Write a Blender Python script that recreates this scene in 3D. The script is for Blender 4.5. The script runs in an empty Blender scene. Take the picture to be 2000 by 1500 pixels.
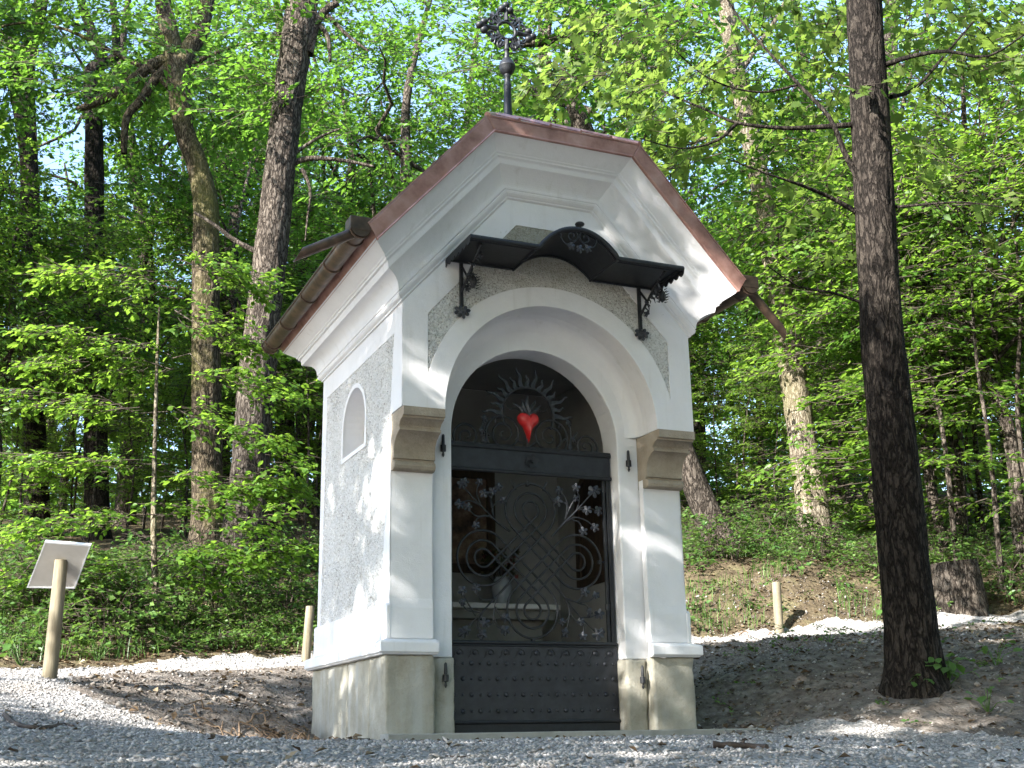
import bpy, bmesh, math, random
import numpy as np
from mathutils import Vector, Matrix, noise
from mathutils.geometry import tessellate_polygon

random.seed(7)
RNG = np.random.default_rng(11)
SC = bpy.context.scene
COL = SC.collection
R = math.radians

# ------------------------------------------------------------------ camera
CAM = np.array([-2.4161, -7.563, -0.0265])
YAW, PITCH, ROLL, FPX = 0.4117, 0.2825, -0.0186, 2393.5      # focal length in pixels of a 2000 px wide picture
_f = np.array([math.sin(YAW) * math.cos(PITCH), math.cos(YAW) * math.cos(PITCH), math.sin(PITCH)])
_r0 = np.array([math.cos(YAW), -math.sin(YAW), 0.0])
_u0 = np.cross(_r0, _f)
_r = _r0 * math.cos(ROLL) + _u0 * math.sin(ROLL)
_u = -_r0 * math.sin(ROLL) + _u0 * math.cos(ROLL)
cam_data = bpy.data.cameras.new('camera')
cam = bpy.data.objects.new('camera', cam_data)
COL.objects.link(cam)
M = Matrix(((_r[0], _u[0], -_f[0], CAM[0]), (_r[1], _u[1], -_f[1], CAM[1]), (_r[2], _u[2], -_f[2], CAM[2]), (0, 0, 0, 1)))
cam.matrix_world = M
cam_data.sensor_width = 36.0
cam_data.lens = 36.0 * FPX / 2000.0
cam_data.clip_start = 0.05
cam_data.clip_end = 2000
SC.camera = cam

# ------------------------------------------------------------------ light
SUN_TO = Vector((-0.80, -0.33, 0.52)).normalized()
sun_data = bpy.data.lights.new('sun', 'SUN')
sun_data.energy = 5.0
sun_data.angle = R(0.53)
sun_data.color = (1.0, 0.965, 0.90)
sun = bpy.data.objects.new('sun', sun_data)
sun.rotation_euler = SUN_TO.to_track_quat('Z', 'Y').to_euler()
sun.location = (-20, -12, 14)
COL.objects.link(sun)
world = bpy.data.worlds.new('World')
SC.world = world
world.use_nodes = True
wn = world.node_tree
sky = wn.nodes.new('ShaderNodeTexSky')
sky.sky_type = 'NISHITA'
sky.sun_disc = False
sky.sun_elevation = math.asin(SUN_TO.z)
sky.sun_rotation = math.atan2(SUN_TO.x, SUN_TO.y)
sky.air_density = 1.0
sky.dust_density = 0.7
sky.ozone_density = 1.0
wn.links.new(sky.outputs[0], wn.nodes['Background'].inputs[0])
wn.nodes['Background'].inputs[1].default_value = 0.15

SC.view_settings.view_transform = 'Standard'
SC.view_settings.look = 'None'
SC.view_settings.exposure = 2.2
SC.view_settings.gamma = 1.0
SC.view_settings.use_curve_mapping = False
cy = SC.cycles
cy.max_bounces = 4
cy.diffuse_bounces = 3
cy.glossy_bounces = 2
cy.transmission_bounces = 3
cy.transparent_max_bounces = 4
cy.caustics_reflective = False
cy.caustics_refractive = False
cy.sample_clamp_indirect = 6.0
cy.use_adaptive_sampling = True
cy.adaptive_threshold = 0.02
cy.use_denoising = True
try:
    cy.denoiser = 'OPENIMAGEDENOISE'
    cy.denoising_prefilter = 'ACCURATE'
except Exception:
    pass

# ------------------------------------------------------------------ picture helpers (a pixel of the 2000x1500 photograph to a place)
def ray(px, py):
    return _f + _r * (px - 1000) / FPX + _u * (750 - py) / FPX
def dep(px, py, d):
    return CAM + ray(px, py) * d
def on_y(px, py, y):
    d = ray(px, py)
    return CAM + d * ((y - CAM[1]) / d[1])

# ------------------------------------------------------------------ object helpers
def tag(o, label=None, cat=None, group=None, kind=None):
    if label: o['label'] = label
    if cat: o['category'] = cat
    if group: o['group'] = group
    if kind: o['kind'] = kind
    return o
def link(o, parent=None):
    COL.objects.link(o)
    if parent is not None:
        o.parent = parent
        if parent.type == 'EMPTY' and parent.get('world_parts'):
            o.matrix_parent_inverse = Matrix.Translation(-Vector(parent.location))
    return o
def empty(name, loc=(0, 0, 0), world_parts=False):
    o = bpy.data.objects.new(name, None)
    o.location = loc
    o.empty_display_size = 0.2
    if world_parts: o['world_parts'] = True
    COL.objects.link(o)
    return o
def mesh_from(name, verts, faces, mats, smooth=False, midx=None):
    me = bpy.data.meshes.new(name)
    if isinstance(faces, np.ndarray):
        nv, nf, k = len(verts), len(faces), faces.shape[1]
        me.vertices.add(nv)
        me.vertices.foreach_set('co', np.asarray(verts, dtype=np.float32).ravel())
        me.loops.add(nf * k)
        me.loops.foreach_set('vertex_index', faces.astype(np.int32).ravel())
        me.polygons.add(nf)
        me.polygons.foreach_set('loop_start', np.arange(0, nf * k, k, dtype=np.int32))
        me.polygons.foreach_set('loop_total', np.full(nf, k, dtype=np.int32))
    else:
        me.from_pydata([tuple(map(float, v)) for v in verts], [], faces)
    if not isinstance(mats, (list, tuple)): mats = [mats]
    for m in mats: me.materials.append(m)
    if midx is not None:
        me.polygons.foreach_set('material_index', np.asarray(midx, dtype=np.int32))
    if smooth:
        me.polygons.foreach_set('use_smooth', np.ones(len(me.polygons), dtype=bool))
    me.update(calc_edges=True)
    me.validate()
    return me
class MB:
    """collects shapes, then becomes one mesh object"""
    def __init__(s): s.v, s.f, s.n = [], [], 0
    def add(s, verts, faces):
        s.v.extend([tuple(map(float, q)) for q in verts])
        s.f.extend([tuple(i + s.n for i in q) for q in faces])
        s.n = len(s.v)
        return s
    def box(s, lo, hi, bev=0.0):
        bm = bmesh.new()
        bmesh.ops.create_cube(bm, size=1)
        for v in bm.verts:
            v.co = Vector(((lo[i] + hi[i]) / 2 + v.co[i] * (hi[i] - lo[i]) for i in range(3)))
        if bev:
            bmesh.ops.bevel(bm, geom=bm.edges[:], offset=bev, segments=2, affect='EDGES', profile=0.5)
        bm.verts.index_update()
        s.add([v.co for v in bm.verts], [[v.index for v in f.verts] for f in bm.faces])
        bm.free()
        return s
    def tube(s, pts, rad, n=8, cap=True, up=None):
        pts = [Vector(p) for p in pts]
        m = len(pts)
        if not hasattr(rad, '__len__'): rad = [rad] * m
        t0 = (pts[1] - pts[0]).normalized()
        ref = Vector(up) if up else (Vector((0, 0, 1)) if abs(t0.z) < 0.9 else Vector((1, 0, 0)))
        a = t0.cross(ref).normalized()
        vs, fs = [], []
        for i, p in enumerate(pts):
            t = (pts[min(i + 1, m - 1)] - pts[max(i - 1, 0)])
            t = t.normalized() if t.length > 1e-9 else t0
            a = (a - t * a.dot(t)).normalized()
            b = t.cross(a)
            for k in range(n):
                q = 2 * math.pi * k / n
                vs.append(p + (a * math.cos(q) + b * math.sin(q)) * rad[i])
        for i in range(m - 1):
            for k in range(n):
                k2 = (k + 1) % n
                fs.append((i * n + k, i * n + k2, (i + 1) * n + k2, (i + 1) * n + k))
        if cap:
            fs.append(tuple(range(n - 1, -1, -1)))
            fs.append(tuple((m - 1) * n + k for k in range(n)))
        return s.add(vs, fs)
    def lathe(s, prof, c=(0, 0, 0), n=24):
        vs, fs = [], []
        for (r, z) in prof:
            for k in range(n):
                q = 2 * math.pi * k / n
                vs.append((c[0] + r * math.cos(q), c[1] + r * math.sin(q), c[2] + z))
        for i in range(len(prof) - 1):
            for k in range(n):
                k2 = (k + 1) % n
                fs.append((i * n + k, i * n + k2, (i + 1) * n + k2, (i + 1) * n + k))
        fs.append(tuple(range(n - 1, -1, -1)))
        fs.append(tuple((len(prof) - 1) * n + k for k in range(n)))
        return s.add(vs, fs)
    def plate(s, outer, holes, axis, a0, a1):
        """a flat outline with holes, given thickness along an axis; outline in the two other coordinates"""
        loops = [outer] + list(holes)
        flat = [q for l in loops for q in l]
        tris = tessellate_polygon([[Vector((q[0], q[1], 0)) for q in l] for l in loops])
        def P(q, a):
            if axis == 'y': return (q[0], a, q[1])
            if axis == 'x': return (a, q[0], q[1])
            return (q[0], q[1], a)
        n = len(flat)
        vs = [P(q, a0) for q in flat] + [P(q, a1) for q in flat]
        fs = [tuple(t) for t in tris] + [tuple(i + n for i in reversed(t)) for t in tris]
        o = 0
        for l in loops:
            m = len(l)
            for i in range(m):
                j = (i + 1) % m
                fs.append((o + i, o + j, n + o + j, n + o + i))
            o += m
        return s.add(vs, fs)
    def build(s, name, mat, parent=None, smooth=False, autosmooth=None, bev=None):
        me = mesh_from(name, s.v, s.f, mat)
        bm = bmesh.new(); bm.from_mesh(me)
        bmesh.ops.recalc_face_normals(bm, faces=bm.faces[:])
        bm.to_mesh(me); bm.free()
        if smooth or autosmooth:
            me.polygons.foreach_set('use_smooth', np.ones(len(me.polygons), dtype=bool))
            me.set_sharp_from_angle(angle=R(autosmooth or 50))
        o = bpy.data.objects.new(name, me)
        if bev:
            md = o.modifiers.new('bevel', 'BEVEL'); md.width = bev; md.segments = 2; md.limit_method = 'ANGLE'; md.angle_limit = R(40)
        return link(o, parent)
def arc(cx, cz, r, a0, a1, n):
    return [(cx + r * math.cos(R(a0 + (a1 - a0) * i / n)), cz + r * math.sin(R(a0 + (a1 - a0) * i / n))) for i in range(n + 1)]

# ------------------------------------------------------------------ materials
def new_mat(name):
    m = bpy.data.materials.new(name); m.use_nodes = True
    nt = m.node_tree
    return m, nt, nt.nodes['Principled BSDF'], nt.nodes['Material Output']
def N(nt, t, **kw):
    n = nt.nodes.new(t)
    for k, v in kw.items():
        if k in n.inputs: n.inputs[k].default_value = v
        else: setattr(n, k, v)
    return n
def ramp(nt, fac, stops):
    r = nt.nodes.new('ShaderNodeValToRGB')
    while len(r.color_ramp.elements) < len(stops): r.color_ramp.elements.new(0.5)
    for e, (p, c) in zip(r.color_ramp.elements, stops):
        e.position = p; e.color = (*c, 1)
    nt.links.new(fac, r.inputs[0])
    return r.outputs[0]
def coords(nt, scale=(1, 1, 1), kind='Object'):
    tc = nt.nodes.new('ShaderNodeTexCoord'); mp = nt.nodes.new('ShaderNodeMapping')
    mp.inputs['Scale'].default_value = scale
    nt.links.new(tc.outputs[kind], mp.inputs[0])
    return mp.outputs[0]
def bump(nt, bs, h, strength, dist=0.01, prev=None):
    b = nt.nodes.new('ShaderNodeBump'); b.inputs['Strength'].default_value = strength; b.inputs['Distance'].default_value = dist
    nt.links.new(h, b.inputs['Height'])
    if prev: nt.links.new(prev, b.inputs['Normal'])
    nt.links.new(b.outputs[0], bs.inputs['Normal'])
    return b.outputs[0]
def simple(name, stops, scale=6.0, rough=0.8, metal=0.0, bstr=0.3, bdist=0.004, bscale=60.0, stretch=(1, 1, 1), detail=6.0, spec=0.3):
    m, nt, bs, _ = new_mat(name)
    c = coords(nt, stretch)
    n1 = N(nt, 'ShaderNodeTexNoise', Scale=scale, Detail=detail, Roughness=0.62); nt.links.new(c, n1.inputs['Vector'])
    nt.links.new(ramp(nt, n1.outputs['Fac'], stops), bs.inputs['Base Color'])
    n2 = N(nt, 'ShaderNodeTexNoise', Scale=bscale, Detail=5.0); nt.links.new(c, n2.inputs['Vector'])
    bump(nt, bs, n2.outputs['Fac'], bstr, bdist)
    bs.inputs['Roughness'].default_value = rough; bs.inputs['Metallic'].default_value = metal
    bs.inputs['Specular IOR Level'].default_value = spec
    return m

def plaster_mat():
    m, nt, bs, _ = new_mat('white_plaster')
    c = coords(nt)
    a = N(nt, 'ShaderNodeTexNoise', Scale=1.6, Detail=8.0, Roughness=0.7); nt.links.new(c, a.inputs['Vector'])
    col = ramp(nt, a.outputs['Fac'], [(0.3, (0.66, 0.653, 0.668)), (0.55, (0.73, 0.724, 0.742)), (0.75, (0.765, 0.76, 0.78))])
    # sparse small weather specks and faint streaks
    st = coords(nt, (7, 7, 0.6))
    s2 = N(nt, 'ShaderNodeTexNoise', Scale=2.2, Detail=5.0); nt.links.new(st, s2.inputs['Vector'])
    k = ramp(nt, s2.outputs['Fac'], [(0.60, (1, 1, 1)), (0.78, (0.87, 0.86, 0.84))])
    mx = N(nt, 'ShaderNodeMix', data_type='RGBA', blend_type='MULTIPLY'); mx.inputs[0].default_value = 1.0
    nt.links.new(col, mx.inputs[6]); nt.links.new(k, mx.inputs[7])
    nt.links.new(mx.outputs[2], bs.inputs['Base Color'])
    b1 = N(nt, 'ShaderNodeTexNoise', Scale=130.0, Detail=4.0, Roughness=0.65); nt.links.new(c, b1.inputs['Vector'])
    b2 = N(nt, 'ShaderNodeTexNoise', Scale=9.0, Detail=4.0); nt.links.new(c, b2.inputs['Vector'])
    p = bump(nt, bs, b1.outputs['Fac'], 0.35, 0.004)
    bump(nt, bs, b2.outputs['Fac'], 0.25, 0.02, p)
    bs.inputs['Roughness'].default_value = 0.9; bs.inputs['Specular IOR Level'].default_value = 0.2
    return m
def roughcast_mat():
    m, nt, bs, _ = new_mat('roughcast')
    c = coords(nt)
    v = N(nt, 'ShaderNodeTexVoronoi', Scale=95.0, feature='F1'); nt.links.new(c, v.inputs['Vector'])
    n = N(nt, 'ShaderNodeTexNoise', Scale=70.0, Detail=6.0, Roughness=0.7); nt.links.new(c, n.inputs['Vector'])
    big = N(nt, 'ShaderNodeTexNoise', Scale=3.0, Detail=4.0); nt.links.new(c, big.inputs['Vector'])
    add = N(nt, 'ShaderNodeMath', operation='ADD'); nt.links.new(n.outputs['Fac'], add.inputs[0])
    mul = N(nt, 'ShaderNodeMath', operation='MULTIPLY'); nt.links.new(big.outputs['Fac'], mul.inputs[0]); mul.inputs[1].default_value = 0.18
    nt.links.new(mul.outputs[0], add.inputs[1])
    nt.links.new(ramp(nt, add.outputs[0], [(0.43, (0.22, 0.21, 0.195)), (0.53, (0.54, 0.53, 0.515)), (0.66, (0.66, 0.655, 0.65))]), bs.inputs['Base Color'])
    z = nt.nodes.new('ShaderNodeSeparateXYZ'); nt.links.new(coords(nt), z.inputs[0])
    wob = N(nt, 'ShaderNodeTexNoise', Scale=6.0, Detail=5.0); nt.links.new(c, wob.inputs['Vector'])
    zz = N(nt, 'ShaderNodeMath', operation='MULTIPLY_ADD'); nt.links.new(wob.outputs['Fac'], zz.inputs[0]); zz.inputs[1].default_value = 0.28; nt.links.new(z.outputs[2], zz.inputs[2])
    sf = ramp(nt, zz.outputs[0], [(0.0, (0, 0, 0)), (1.0, (1, 1, 1))])
    mr = N(nt, 'ShaderNodeMapRange'); mr.inputs[1].default_value = 3.08; mr.inputs[2].default_value = 3.30; nt.links.new(zz.outputs[0], mr.inputs[0])
    algae = N(nt, 'ShaderNodeMix', data_type='RGBA'); algae.inputs[7].default_value = (0.20, 0.18, 0.105, 1)
    cap = N(nt, 'ShaderNodeMath', operation='MULTIPLY'); nt.links.new(mr.outputs[0], cap.inputs[0]); cap.inputs[1].default_value = 0.55
    nt.links.new(cap.outputs[0], algae.inputs[0])
    nt.links.new(bs.inputs['Base Color'].links[0].from_socket, algae.inputs[6]); nt.links.new(algae.outputs[2], bs.inputs['Base Color'])
    p = bump(nt, bs, v.outputs['Distance'], 0.9, -0.006)
    bump(nt, bs, n.outputs['Fac'], 0.8, 0.008, p)
    bs.inputs['Roughness'].default_value = 0.95; bs.inputs['Specular IOR Level'].default_value = 0.1
    return m
def bark_mat(name, dark, mid, light, moss=None, scale=9.0):
    m, nt, bs, _ = new_mat(name)
    c = coords(nt, (1, 1, 0.30))
    w = N(nt, 'ShaderNodeTexNoise', Scale=scale * 0.9, Detail=4.0, Roughness=0.6); nt.links.new(c, w.inputs['Vector'])
    mixv = N(nt, 'ShaderNodeMix', data_type='RGBA', blend_type='LINEAR_LIGHT'); mixv.inputs[0].default_value = 0.11
    nt.links.new(c, mixv.inputs[6]); nt.links.new(w.outputs['Color'], mixv.inputs[7])
    def plates(sc):
        v = N(nt, 'ShaderNodeTexVoronoi', Scale=sc, feature='DISTANCE_TO_EDGE', Randomness=1.0); nt.links.new(mixv.outputs[2], v.inputs['Vector'])
        r = N(nt, 'ShaderNodeMapRange', interpolation_type='SMOOTHSTEP'); r.inputs[1].default_value = 0.0; r.inputs[2].default_value = 0.26; nt.links.new(v.outputs['Distance'], r.inputs[0])
        return r.outputs[0]
    p1, p2 = plates(scale * 2.0), plates(scale * 4.5)
    fine = N(nt, 'ShaderNodeTexNoise', Scale=scale * 7, Detail=7.0, Roughness=0.75); nt.links.new(coords(nt, (1, 1, 0.4)), fine.inputs['Vector'])
    m1 = N(nt, 'ShaderNodeMath', operation='MULTIPLY_ADD'); nt.links.new(p1, m1.inputs[0]); m1.inputs[1].default_value = 0.42
    m2 = N(nt, 'ShaderNodeMath', operation='MULTIPLY_ADD'); nt.links.new(p2, m2.inputs[0]); m2.inputs[1].default_value = 0.20
    f3 = N(nt, 'ShaderNodeMath', operation='MULTIPLY'); nt.links.new(fine.outputs['Fac'], f3.inputs[0]); f3.inputs[1].default_value = 0.55
    nt.links.new(f3.outputs[0], m2.inputs[2]); nt.links.new(m2.outputs[0], m1.inputs[2])
    h = m1.outputs[0]
    col = ramp(nt, h, [(0.28, dark), (0.60, mid), (0.92, light)])
    g = N(nt, 'ShaderNodeTexNoise', Scale=1.1, Detail=6.0, Roughness=0.6); nt.links.new(coords(nt, (1, 1, 0.5)), g.inputs['Vector'])
    tone = ramp(nt, g.outputs['Fac'], [(0.35, (0.62, 0.62, 0.62)), (0.65, (1.25, 1.22, 1.18))])
    mt = N(nt, 'ShaderNodeMix', data_type='RGBA', blend_type='MULTIPLY'); mt.inputs[0].default_value = 1.0
    nt.links.new(col, mt.inputs[6]); nt.links.new(tone, mt.inputs[7]); col = mt.outputs[2]
    if moss:
        f = ramp(nt, g.outputs['Fac'], [(0.48, (0, 0, 0)), (0.66, (0.7, 0.7, 0.7))])
        mx = N(nt, 'ShaderNodeMix', data_type='RGBA'); nt.links.new(f, mx.inputs[0]); nt.links.new(col, mx.inputs[6]); mx.inputs[7].default_value = (*moss, 1)
        col = mx.outputs[2]
    nt.links.new(col, bs.inputs['Base Color'])
    bump(nt, bs, h, 1.0, 0.022)
    bs.inputs['Roughness'].default_value = 0.95; bs.inputs['Specular IOR Level'].default_value = 0.1
    return m
def leaf_mat(name, c0, c1, c2, trans, tfac=0.5):
    m, nt, bs, out = new_mat(name)
    g = nt.nodes.new('ShaderNodeNewGeometry')
    oi = nt.nodes.new('ShaderNodeObjectInfo')
    ad = N(nt, 'ShaderNodeMath', operation='MULTIPLY_ADD'); nt.links.new(oi.outputs['Random'], ad.inputs[0]); ad.inputs[1].default_value = 0.35
    ml = N(nt, 'ShaderNodeMath', operation='MULTIPLY'); nt.links.new(g.outputs['Random Per Island'], ml.inputs[0]); ml.inputs[1].default_value = 0.65
    nt.links.new(ml.outputs[0], ad.inputs[2])
    col = ramp(nt, ad.outputs[0], [(0.0, c0), (0.5, c1), (1.0, c2)])
    nt.links.new(col, bs.inputs['Base Color'])
    bs.inputs['Roughness'].default_value = 0.42; bs.inputs['Specular IOR Level'].default_value = 0.35
    tr = nt.nodes.new('ShaderNodeBsdfTranslucent')
    mx = N(nt, 'ShaderNodeMix', data_type='RGBA'); mx.inputs[0].default_value = 0.5
    nt.links.new(col, mx.inputs[6]); mx.inputs[7].default_value = (*trans, 1)
    nt.links.new(mx.outputs[2], tr.inputs[0])
    ms = nt.nodes.new('ShaderNodeMixShader'); ms.inputs[0].default_value = tfac
    nt.links.new(bs.outputs[0], ms.inputs[1]); nt.links.new(tr.outputs[0], ms.inputs[2]); nt.links.new(ms.outputs[0], out.inputs[0])
    return m
def stone_mat(name, a, b, c, d):
    m, nt, bs, _ = new_mat(name)
    co = coords(nt)
    n = N(nt, 'ShaderNodeTexNoise', Scale=4.0, Detail=9.0, Roughness=0.7); nt.links.new(co, n.inputs['Vector'])
    col = ramp(nt, n.outputs['Fac'], [(0.3, a), (0.5, b), (0.68, c)])
    st = coords(nt, (5, 5, 0.5))
    s2 = N(nt, 'ShaderNodeTexNoise', Scale=1.6, Detail=6.0); nt.links.new(st, s2.inputs['Vector'])
    f = ramp(nt, s2.outputs['Fac'], [(0.5, (0, 0, 0)), (0.7, (0.7, 0.7, 0.7))])
    mx = N(nt, 'ShaderNodeMix', data_type='RGBA'); nt.links.new(f, mx.inputs[0]); nt.links.new(col, mx.inputs[6]); mx.inputs[7].default_value = (*d, 1)
    nt.links.new(mx.outputs[2], bs.inputs['Base Color'])
    b1 = N(nt, 'ShaderNodeTexNoise', Scale=55.0, Detail=7.0, Roughness=0.7); nt.links.new(co, b1.inputs['Vector'])
    bump(nt, bs, b1.outputs['Fac'], 0.7, 0.012)
    bs.inputs['Roughness'].default_value = 0.95; bs.inputs['Specular IOR Level'].default_value = 0.15
    return m

PLASTER = plaster_mat()
ROUGHCAST = roughcast_mat()
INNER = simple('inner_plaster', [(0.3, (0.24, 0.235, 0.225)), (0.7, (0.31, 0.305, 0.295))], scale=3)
STONE = stone_mat('limestone', (0.25, 0.235, 0.19), (0.345, 0.325, 0.27), (0.42, 0.40, 0.345), (0.42, 0.42, 0.40))
SANDSTONE = stone_mat('sandstone', (0.24, 0.20, 0.155), (0.345, 0.295, 0.235), (0.42, 0.365, 0.295), (0.29, 0.245, 0.195))
CONCRETE = simple('concrete', [(0.3, (0.24, 0.235, 0.21)), (0.7, (0.36, 0.35, 0.32))], scale=8, bstr=0.5)
COPPER = simple('copper_sheet', [(0.3, (0.235, 0.115, 0.092)), (0.5, (0.40, 0.215, 0.178)), (0.72, (0.52, 0.32, 0.275))], scale=7, rough=0.40, metal=0.4, bstr=0.15, bscale=20, spec=0.5)
COPPER_OLD = simple('weathered_copper', [(0.3, (0.045, 0.033, 0.026)), (0.52, (0.105, 0.070, 0.050)), (0.75, (0.20, 0.125, 0.085))], scale=9, rough=0.45, metal=0.6, bstr=0.15, bscale=25, spec=0.5)
IRON = simple('painted_iron', [(0.3, (0.012, 0.013, 0.016)), (0.7, (0.022, 0.024, 0.029))], scale=30, rough=0.5, metal=0.2, bstr=0.2, bscale=120, spec=0.5)
IRON_SHEEN = simple('burnished_iron', [(0.3, (0.018, 0.019, 0.024)), (0.7, (0.038, 0.040, 0.049))], scale=16, rough=0.42, metal=0.3, bstr=0.35, bscale=45, spec=0.5)
IRON_GREY = simple('grey_iron', [(0.3, (0.030, 0.033, 0.041)), (0.7, (0.058, 0.062, 0.074))], scale=40, rough=0.45, metal=0.5, bstr=0.3, bscale=80, spec=0.5)
RED = simple('red_lacquer', [(0.3, (0.50, 0.020, 0.022)), (0.7, (0.62, 0.035, 0.035))], scale=12, rough=0.28, bstr=0.1, spec=0.5)
WOOD_POST = simple('pale_round_timber', [(0.3, (0.10, 0.083, 0.055)), (0.5, (0.165, 0.140, 0.095)), (0.72, (0.235, 0.205, 0.145))], scale=10, stretch=(3, 3, 0.35), bstr=0.5, bscale=30)
BOARD = simple('board_back', [(0.3, (0.40, 0.38, 0.36)), (0.7, (0.52, 0.50, 0.48))], scale=5, rough=0.6)
BOARD_RIM = simple('board_rim', [(0.3, (0.68, 0.70, 0.74)), (0.7, (0.78, 0.79, 0.82))], scale=5, rough=0.4)
DARK_WOOD = simple('dark_wood', [(0.3, (0.025, 0.016, 0.010)), (0.7, (0.06, 0.038, 0.024))], scale=9, stretch=(4, 4, 0.6))
VASE = simple('glazed_ceramic', [(0.3, (0.30, 0.32, 0.36)), (0.7, (0.40, 0.42, 0.46))], scale=5, rough=0.25, spec=0.5)
PAPER = simple('print', [(0.35, (0.05, 0.035, 0.03)), (0.5, (0.16, 0.10, 0.07)), (0.7, (0.30, 0.24, 0.18))], scale=9)
SOIL = simple('bare_soil', [(0.3, (0.085, 0.070, 0.058)), (0.5, (0.150, 0.128, 0.110)), (0.72, (0.25, 0.225, 0.20))], scale=9, bstr=1.0, bdist=0.03, bscale=35, detail=9, rough=1.0, spec=0.05)
FLOOR = simple('forest_floor', [(0.3, (0.040, 0.030, 0.020)), (0.5, (0.090, 0.070, 0.045)), (0.72, (0.135, 0.120, 0.065))], scale=5, bstr=1.0, bdist=0.05, bscale=22, detail=9, rough=1.0, spec=0.05)
def gravel_mat(name, k=1.0, sc=55.0):
    m, nt, bs, _ = new_mat(name)
    c = coords(nt)
    v = N(nt, 'ShaderNodeTexVoronoi', Scale=sc); nt.links.new(c, v.inputs['Vector'])
    n = N(nt, 'ShaderNodeTexNoise', Scale=1.3, Detail=6.0); nt.links.new(c, n.inputs['Vector'])
    sp = nt.nodes.new('ShaderNodeSeparateColor'); nt.links.new(v.outputs['Color'], sp.inputs[0])
    col = ramp(nt, sp.outputs[0], [(0.0, (0.17 * k, 0.16 * k, 0.155 * k)), (0.45, (0.30 * k, 0.285 * k, 0.275 * k)), (1.0, (0.46 * k, 0.44 * k, 0.42 * k))])
    f = ramp(nt, n.outputs['Fac'], [(0.48, (0, 0, 0)), (0.7, (0.5, 0.5, 0.5))])
    mx = N(nt, 'ShaderNodeMix', data_type='RGBA'); nt.links.new(f, mx.inputs[0]); nt.links.new(col, mx.inputs[6]); mx.inputs[7].default_value = (0.20, 0.165, 0.13, 1)
    nt.links.new(mx.outputs[2], bs.inputs['Base Color'])
    bump(nt, bs, v.outputs['Distance'], 1.0, -0.012)
    bs.inputs['Roughness'].default_value = 0.95; bs.inputs['Specular IOR Level'].default_value = 0.15
    return m
GRAVEL = gravel_mat('gravel_bed', 0.9)
def island_mat(name, stops, rough=0.9):
    m, nt, bs, _ = new_mat(name)
    g = nt.nodes.new('ShaderNodeNewGeometry')
    nt.links.new(ramp(nt, g.outputs['Random Per Island'], stops), bs.inputs['Base Color'])
    bs.inputs['Roughness'].default_value = rough; bs.inputs['Specular IOR Level'].default_value = 0.15
    return m
STONES = island_mat('crushed_stone', [(0.0, (0.16, 0.152, 0.147)), (0.4, (0.285, 0.27, 0.26)), (0.85, (0.375, 0.358, 0.345)), (1.0, (0.48, 0.46, 0.445))])
LITTER = island_mat('leaf_litter', [(0.0, (0.055, 0.035, 0.02)), (0.5, (0.14, 0.095, 0.055)), (0.85, (0.24, 0.18, 0.11)), (1.0, (0.34, 0.28, 0.20))])
CLODS = island_mat('soil_clods', [(0.0, (0.07, 0.058, 0.048)), (0.6, (0.150, 0.13, 0.112)), (0.9, (0.25, 0.23, 0.21)), (1.0, (0.40, 0.385, 0.37))])
ROOT = simple('root_bark', [(0.3, (0.07, 0.045, 0.028)), (0.7, (0.20, 0.14, 0.09))], scale=20)
STICK = simple('stick_bark', [(0.3, (0.03, 0.022, 0.018)), (0.7, (0.10, 0.075, 0.06))], scale=20, stretch=(1, 1, 1))
BARK_DARK = bark_mat('dark_bark', (0.008, 0.007, 0.006), (0.028, 0.023, 0.020), (0.066, 0.056, 0.047))
BARK_PALE = bark_mat('pale_bark', (0.075, 0.060, 0.044), (0.20, 0.17, 0.13), (0.34, 0.30, 0.235), moss=(0.13, 0.12, 0.06))
BARK_BROWN = bark_mat('brown_bark', (0.016, 0.013, 0.011), (0.075, 0.062, 0.051), (0.165, 0.142, 0.12))
BARK_MOSS = bark_mat('mossy_bark', (0.016, 0.013, 0.009), (0.080, 0.064, 0.045), (0.17, 0.14, 0.10), moss=(0.105, 0.105, 0.030))
TWIG = simple('twig', [(0.3, (0.03, 0.022, 0.016)), (0.7, (0.07, 0.055, 0.04))], scale=12)
LEAF = leaf_mat('broad_leaf', (0.033, 0.090, 0.013), (0.063, 0.143, 0.021), (0.115, 0.208, 0.036), (0.27, 0.53, 0.05), 0.53)
LEAF_BEECH = leaf_mat('beech_leaf', (0.054, 0.125, 0.017), (0.094, 0.183, 0.025), (0.160, 0.252, 0.042), (0.39, 0.62, 0.06), 0.53)
LEAF_MAPLE = leaf_mat('maple_leaf', (0.055, 0.100, 0.020), (0.092, 0.145, 0.030), (0.150, 0.195, 0.056), (0.34, 0.50, 0.07), 0.55)
LEAF_HERB = leaf_mat('herb_leaf', (0.035, 0.095, 0.022), (0.075, 0.155, 0.034), (0.15, 0.23, 0.055), (0.22, 0.36, 0.05), 0.4)
FLOWERS = island_mat('dried_flowers', [(0.0, (0.02, 0.03, 0.012)), (0.6, (0.05, 0.04, 0.02)), (1.0, (0.20, 0.05, 0.05))])

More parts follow.
